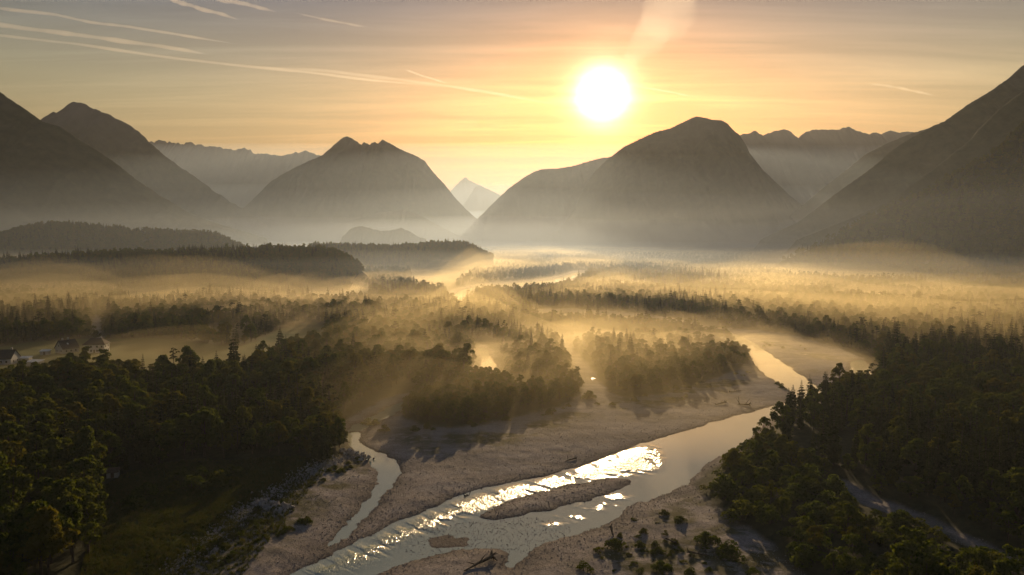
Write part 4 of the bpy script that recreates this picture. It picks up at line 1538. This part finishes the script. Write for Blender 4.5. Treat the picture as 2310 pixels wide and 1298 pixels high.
drift(1110, 1268, 1048, 1297, .42, 'uprooted dark tree trunk with roots on the near bar', 12, .5, 1)
drift(1300, 1038, 1275, 1044, .22, 'thin log on the big pale bar above the rapids', 3, .1, 2)
drift(1636, 914, 1612, 918, .35, 'driftwood with roots on the bar near the river bend', 5, .3, 3)
drift(1690, 919, 1664, 916, .4, 'driftwood heap on the bar right at the river bend', 6, .3, 4)
drift(1645, 890, 1672, 886, .25, 'pale drift log lying high on the bar inside the bend', 3, .1, 5)
drift(1503, 1229, 1530, 1246, .22, 'bleached stick among the bushes on the near bar', 2, .2, 6, .8)
drift(1552, 1262, 1600, 1264, .25, 'pale snag beside the small spiky bush', 4, .4, 7)
drift(1378, 1204, 1384, 1218, .3, 'dark snag standing above the bushy patch', 3, .8, 8)
drift(1040, 1187, 1062, 1190, .2, 'thin log stranded in the shallow riffle', 0, .1, 9)
drift(1048, 1120, 1066, 1116, .25, 'dark snag on the edge of the upper bank of the rapids', 3, .2, 10)

# loose stones on the bars and in the riffle, too many to count
rg = np.random.default_rng(77)
P_ = []
for (r0, r1, nn) in ((125, 190, 13000), (190, 300, 10000), (300, 420, 2000)):
    rr_ = np.sqrt(rg.uniform(r0 ** 2, r1 ** 2, nn * 4))
    tt_ = rg.uniform(R(-30), R(40), nn * 4)
    x, y = rr_ * np.sin(tt_), rr_ * np.cos(tt_)
    a, _, c, _ = fields(x, y)
    inshal = poly_sd(SHALLOW, x, y) < 0
    dens = np.where(inshal, .8, np.exp(-np.maximum(a, 0) / 3) * .9 + .12 + .3 * (fbm(x / 8, y / 8, 3, 31) > .6))
    k = (c < 1) & ((a > -.3) | inshal) & (rg.uniform(size=len(x)) < dens)
    x, y, a, c, inshal = x[k][:nn], y[k][:nn], a[k][:nn], c[k][:nn], inshal[k][:nn]
    z = np.where(inshal, -.04, ground_z(x, y, a, c))
    for i in range(len(x)):
        sc = .10 + .22 * rg.uniform() ** 3 + (r0 > 180) * .06
        P_.append((x[i], y[i], z[i] + .03, int(rg.integers(6)), (sc, sc, sc), tuple(rg.uniform(0, 6.28, 3))))
mass('loose_stones', P_, PEB)
# rip-rap along the foot of the meadow bank
P_ = []
A = np.array([(395, 1298), (520, 1192), (605, 1132), (700, 1075), (762, 1040)], float)
tt = rg.uniform(0, len(A) - 1.001, 2200)
jj = tt.astype(int)
pp = A[jj] + (A[jj + 1] - A[jj]) * (tt - jj)[:, None]
gg = ground_at(pp[:, 0], pp[:, 1]) + rg.normal(size=(2200, 2)) * 1.6
a, _, c, _ = fields(gg[:, 0], gg[:, 1])
zz = ground_z(gg[:, 0], gg[:, 1], a, c)
for i in range(2200):
    sc = .3 + .6 * rg.uniform() ** 2
    P_.append((gg[i, 0], gg[i, 1], zz[i] + .08, int(rg.integers(6)), (sc, sc, sc * .8), tuple(rg.uniform(0, 6.28, 3))))
mass('bank_stones', P_, BOULDER)

# grass of the lower left meadow and the bank
def tuft(seed):
    rg_ = np.random.default_rng(seed)
    V, F = [], []
    for i in range(14):
        a_, r_ = rg_.uniform(0, 6.28), rg_.uniform(0, .35)
        x, y = math.cos(a_) * r_, math.sin(a_) * r_
        h_, ln = rg_.uniform(.25, .6), rg_.uniform(-.25, .25, 2)
        t_ = rg_.uniform(0, 3.14)
        w_ = .05
        k = len(V)
        V += [(x - w_ * math.cos(t_), y - w_ * math.sin(t_), 0), (x + w_ * math.cos(t_), y + w_ * math.sin(t_), 0), (x + ln[0] + .01, y + ln[1], h_), (x + ln[0] - .01, y + ln[1], h_)]
        F.append((k, k + 1, k + 2, k + 3))
    return quads_mesh('tuft', np.array(V), np.array(F), [M_GRASS])


M_GRASS = leaf_material('meadow_grass', (0.05, 0.075, 0.018), (0.10, 0.115, 0.03), (0.14, 0.12, 0.045), 0.6, 0.4)
TUFT = [tuft(i) for i in range(4)]
lo, hi = MEADOWS[0].min(0), MEADOWS[0].max(0)
q = rg.uniform(lo - 6, hi + 6, (40000, 2))
a, _, c, mm = fields(q[:, 0], q[:, 1])
k = ((poly_sd(MEADOWS[0], q[:, 0], q[:, 1]) < 3) | ((c < 3) & (c > -14) & (rg.uniform(size=len(q)) < .35))) & (q[:, 0] < -45) & (a > 4)
q, a, c = q[k][:15000], a[k][:15000], c[k][:15000]
zz = ground_z(q[:, 0], q[:, 1], a, c)
sz = .6 + 1.1 * fbm(q[:, 0] / 5, q[:, 1] / 5, 3, 15) * rg.uniform(.6, 1.3, len(q))
mass('grass', [(q[i, 0], q[i, 1], zz[i] - .03, int(rg.integers(4)), (sz[i],) * 3, (0, 0, rg.uniform(0, 6.28))) for i in range(len(q))], TUFT)

# ------------------------------------------------------------------ air: haze over the whole valley, low mist on the plain
def volume(name, color, density, g):
    m, n, l, out = material(name)
    v = n.new('ShaderNodeVolumePrincipled')
    v.inputs['Color'].default_value = (*color, 1)
    v.inputs['Density Attribute'].default_value = ''
    v.inputs['Density'].default_value = density
    v.inputs['Anisotropy'].default_value = g
    l.new(v.outputs[0], out.inputs['Volume'])
    return m


def box_mesh(name, x0, x1, y0, y1, z0, z1):
    s = Shape()
    s.box(x0, x1, y0, y1, z0, z1)
    return s.mesh(name)


link('haze', box_mesh('haze', -30000, 30000, -4000, 30000, -9, 2600), volume('haze', (0.84, 0.88, 0.96), 1.1e-5, 0.5), kind='stuff')
# the air thickens towards the valley floor and down the valley
def haze_wedge(name, y0, m, zmax, x1, y1, zb, mat):
    """air whose top rises slowly away from the viewer"""
    yk = y0 + (zmax - zb) / m
    prof = [(y0, zb), (yk, zmax), (y1, zmax), (y1, zb)]
    s = Shape()
    s.add([(-x1, y, z) for y, z in prof] + [(x1, y, z) for y, z in prof], [(3, 2, 1, 0), (4, 5, 6, 7), (0, 1, 5, 4), (1, 2, 6, 5), (2, 3, 7, 6), (3, 0, 4, 7)])
    me = s.mesh(name)
    import bmesh
    bm = bmesh.new()
    bm.from_mesh(me)
    bmesh.ops.recalc_face_normals(bm, faces=bm.faces)
    bm.to_mesh(me)
    bm.free()
    return link(name, me, mat, kind='stuff')


AIR = (0.60, 0.77, 1.0)
haze_wedge('valley_haze', 450, .14, 1500, 29000, 29000, -8.7, volume('valley_haze', AIR, 3.8e-5, 0.5))
haze_wedge('valley_haze', 480, .085, 900, 28800, 28800, -8.65, volume('valley_haze', AIR, 4.5e-5, 0.5))
haze_wedge('valley_haze', 500, .045, 500, 28500, 28500, -8.6, volume('valley_haze', AIR, 2.0e-4, 0.5))
link('valley_haze', box_mesh('valley_haze', -28000, 28000, -2000, 28000, -8.5, 132), volume('valley_haze', (0.72, 0.82, 0.95), 6.8e-5, 0.52), kind='stuff')
link('valley_haze', box_mesh('valley_haze', -27500, 27500, 640, 27500, -8.4, 42), volume('valley_haze', (0.72, 0.82, 0.95), 2.0e-4, 0.52), kind='stuff')


def mist_bank(name, xs, ys, topf, mat):
    nx, ny = len(xs), len(ys)
    X, Y = np.meshgrid(xs, ys, indexing='ij')
    T = topf(X, Y)
    edge = np.ones_like(T)
    edge[0], edge[-1], edge[:, 0], edge[:, -1] = 0, 0, 0, 0
    T = np.where(edge > 0, np.maximum(T, -6.0), -7.0)
    top = np.stack([X, Y, T], -1).reshape(-1, 3)
    bot = np.stack([X, Y, np.full_like(T, -8.0)], -1).reshape(-1, 3)
    f = grid_faces(nx, ny)
    N = nx * ny
    F = [f[:, ::-1], f + N]
    b = np.concatenate([np.arange(ny - 1), np.arange(nx - 1) * ny + ny - 1, (nx - 1) * ny + np.arange(ny - 1, 0, -1), np.arange(nx - 1, 0, -1) * ny])
    b2 = np.roll(b, -1)
    F.append(np.stack([b, b + N, b2 + N, b2], 1))
    me = mesh_from(name, np.concatenate([top, bot]), np.concatenate(F)[:, ::-1], False)
    return link(name, me, mat, kind='stuff')


# the mist thins over the open channels and bars
CLEAR = [gpoly(p, 1) for p in ([(1150, 692), (1500, 706), (1700, 745), (1720, 795), (1500, 775), (1200, 745)], [(980, 690), (1050, 642), (1330, 606), (1345, 650), (1100, 705)],
                               [(1660, 752), (1900, 780), (1990, 850), (1900, 905), (1700, 905)], [(1060, 770), (1120, 770), (1150, 850), (1050, 880)])]


def top_main(X, Y):
    r = np.hypot(X, Y)
    mid = sstep(-160, -40, X) * sstep(520, 380, X) * sstep(700, 480, Y)
    t = -5 + 9 * mid + 32 * sstep(.30, .78, fbm(X / 170, Y / 300, 4, 201)) + 12 * (fbm(X / 60, Y / 95, 3, 202) - .5)
    t = t + 7 * sstep(350, 700, r)
    left = 1 - .5 * sstep(-60, -240, X) * sstep(620, 380, Y)
    for P in CLEAR:
        t = t * (.22 + .78 * sstep(-5, 40, poly_sd(P, X.ravel(), Y.ravel()).reshape(X.shape)))
    t = t * (1 - .35 * sstep(100, 300, X) * sstep(450, 700, Y)) * (1 - .5 * sstep(-170, -230, X) * sstep(520, 430, Y))
    return t * sstep(170, 360, r) * (1 - .35 * sstep(700, 1500, r)) * left - 5 * sstep(250, 165, r)


for k_, d_ in ((1.6, .0006), (1.05, .0013), (.6, .0022)):
    mist_bank('mist', np.linspace(-2600, 2600, 240) + k_, np.concatenate([np.linspace(140, 1500, 120), np.linspace(1530, 5200, 80)]) + k_,
              lambda X, Y: top_main(X, Y) * k_, volume('mist', (1.0, 0.85, 0.50), d_, 0.62))
M_BANK = [volume('mist_bank', (1.0, 0.86, 0.56), d_, 0.62) for d_ in (.0020, .0042)]


def bank(px0, rx, ry, T, seed):
    g = ground_at(*px0)
    cx, cy = float(g[0]), float(g[1])

    def f(X, Y):
        q = np.hypot((X - cx) / rx, (Y - cy) / ry) + (fbm(X / (rx * .35), Y / (ry * .35), 4, seed) - .5) * .9
        return T * np.clip(1 - q * q, -1, 1) * (0.6 + .8 * fbm(X / (rx * .2), Y / (ry * .2), 3, seed + 4))
    for k_, m_ in zip((1.35, .7), M_BANK):
        mist_bank('mist_bank', np.linspace(cx - rx * 1.5, cx + rx * 1.5, 90), np.linspace(cy - ry * 1.5, cy + ry * 1.5, 70), lambda X, Y: f(X, Y) * k_, m_)


for a in (((970, 605), 200, 200, 26, 301), ((690, 705), 170, 90, 24, 305), ((640, 742), 110, 55, 14, 309), ((850, 645), 160, 110, 17, 307), ((600, 612), 260, 110, 17, 311), ((350, 675), 90, 70, 11, 321), ((770, 665), 80, 70, 15, 331),
          ((1850, 612), 300, 150, 10, 341), ((1560, 578), 420, 200, 16, 351), ((1450, 800), 120, 80, 17, 381), ((1010, 835), 80, 60, 13, 391), ((2000, 690), 110, 80, 16, 361), ((210, 635), 80, 70, 9, 371)):
    bank(*a)


# ------------------------------------------------------------------ vapour trails high above the haze
def trail(pts, wpx, dens, alt, seed, label, strands=3):
    m = volume('vapour', (0.98, 0.96, 0.95), dens, 0.55)
    rg_ = np.random.default_rng(seed)
    p = np.array(pts, float)
    seg = np.linspace(0, len(p) - 1, 70)
    X = np.interp(seg, np.arange(len(p)), p[:, 0])
    Yp = np.interp(seg, np.arange(len(p)), p[:, 1])
    d = ray(X, Yp)
    t = (alt - CAM_H) / d[:, 2]
    P = d * t[:, None]
    P[:, 2] = alt
    s = Shape()
    for k in range(strands):
        a0, a1 = (0, 69) if k == 0 else sorted(rg_.choice(70, 2, replace=False))
        if a1 - a0 < 12:
            a0, a1 = max(0, a0 - 10), min(69, a1 + 10)
        n_ = a1 - a0 + 1
        q = np.linspace(0, 1, n_)
        w = (wpx if not isinstance(wpx, tuple) else wpx[0] + (wpx[1] - wpx[0]) * q) / FPX * t[a0:a1 + 1]
        fade = np.minimum(1, np.minimum(q * 6, (1 - q) * 5)) ** .7
        rad = w * .5 * (.5 + .9 * fbm(q * 14, q * 0 + k, 3, seed + k)) * fade + 2
        off = np.stack([(fbm(q * 5, q * 0, 3, seed + 20 + k) - .5) * w * (1.2 if k else .6), (fbm(q * 5, q * 0 + 7, 3, seed + 30 + k) - .5) * w * (2.6 if k else .8), (fbm(q * 6, q * 0 + 3, 3, seed + 40 + k) - .5) * w * .5 + k * 300], -1)
        s.tube(P[a0:a1 + 1] + off, rad, 8)
    me = s.mesh('vapour_trail')
    o = link('vapour_trail', me, m, label=label, category='vapour trail', group='vapour trails in the sky')
    return o


trail([(-60, 10), (0, 19), (130, 35), (200, 50), (300, 62), (420, 82), (530, 101)], 7, .0032, 4500, 1, 'long thin vapour trail, uppermost of three from the left edge', 1)
trail([(-60, 48), (0, 57), (120, 72), (240, 88), (390, 110), (470, 122)], 10, .0020, 5200, 2, 'middle of three vapour trails from the left edge, blurred', 1)
trail([(-60, 72), (0, 81), (170, 100), (350, 126), (520, 147), (700, 165), (850, 182), (1010, 198)], 7, .0028, 4800, 3, 'longest vapour trail, lowest of three from the left edge', 1)
trail([(360, -14), (400, 3), (450, 20), (540, 44)], 10, .0020, 5600, 4, 'short broad vapour trail cut by the top edge, left one', 1)
trail([(450, -14), (500, 0), (560, 12), (625, 26)], 10, .0016, 6200, 5, 'short faint vapour trail cut by the top edge, right one', 1)
trail([(665, 29), (740, 46), (835, 63)], 5, .0016, 6600, 6, 'faint thin vapour trail above the middle of the sky', 1)
trail([(910, 157), (955, 172), (1012, 189)], 4, .0026, 5000, 7, 'short fine slanting vapour trail left of the sun', 1)
trail([(560, 149), (720, 158), (900, 180), (1080, 205), (1270, 238)], 7, .0010, 7000, 8, 'long blurred vapour trail running towards the sun from the left', 1)
trail([(1440, 196), (1500, 206), (1560, 218)], 4, .0018, 7400, 9, 'short bright vapour trail right of the sun', 1)
trail([(1950, 188), (2030, 198), (2110, 216)], 6, .0008, 6900, 10, 'faint vapour trail above the right mountains', 1)
c_ = trail([(1392, 190), (1425, 140), (1462, 85), (1505, 20), (1545, -50), (1580, -120)], (26, 150), 3.2e-5, 8000, 11, 'broad glowing streak of thin cloud rising from the sun to the top edge', 1)
c_.name, c_['category'] = 'cirrus_streak', 'cloud'
del c_['group']
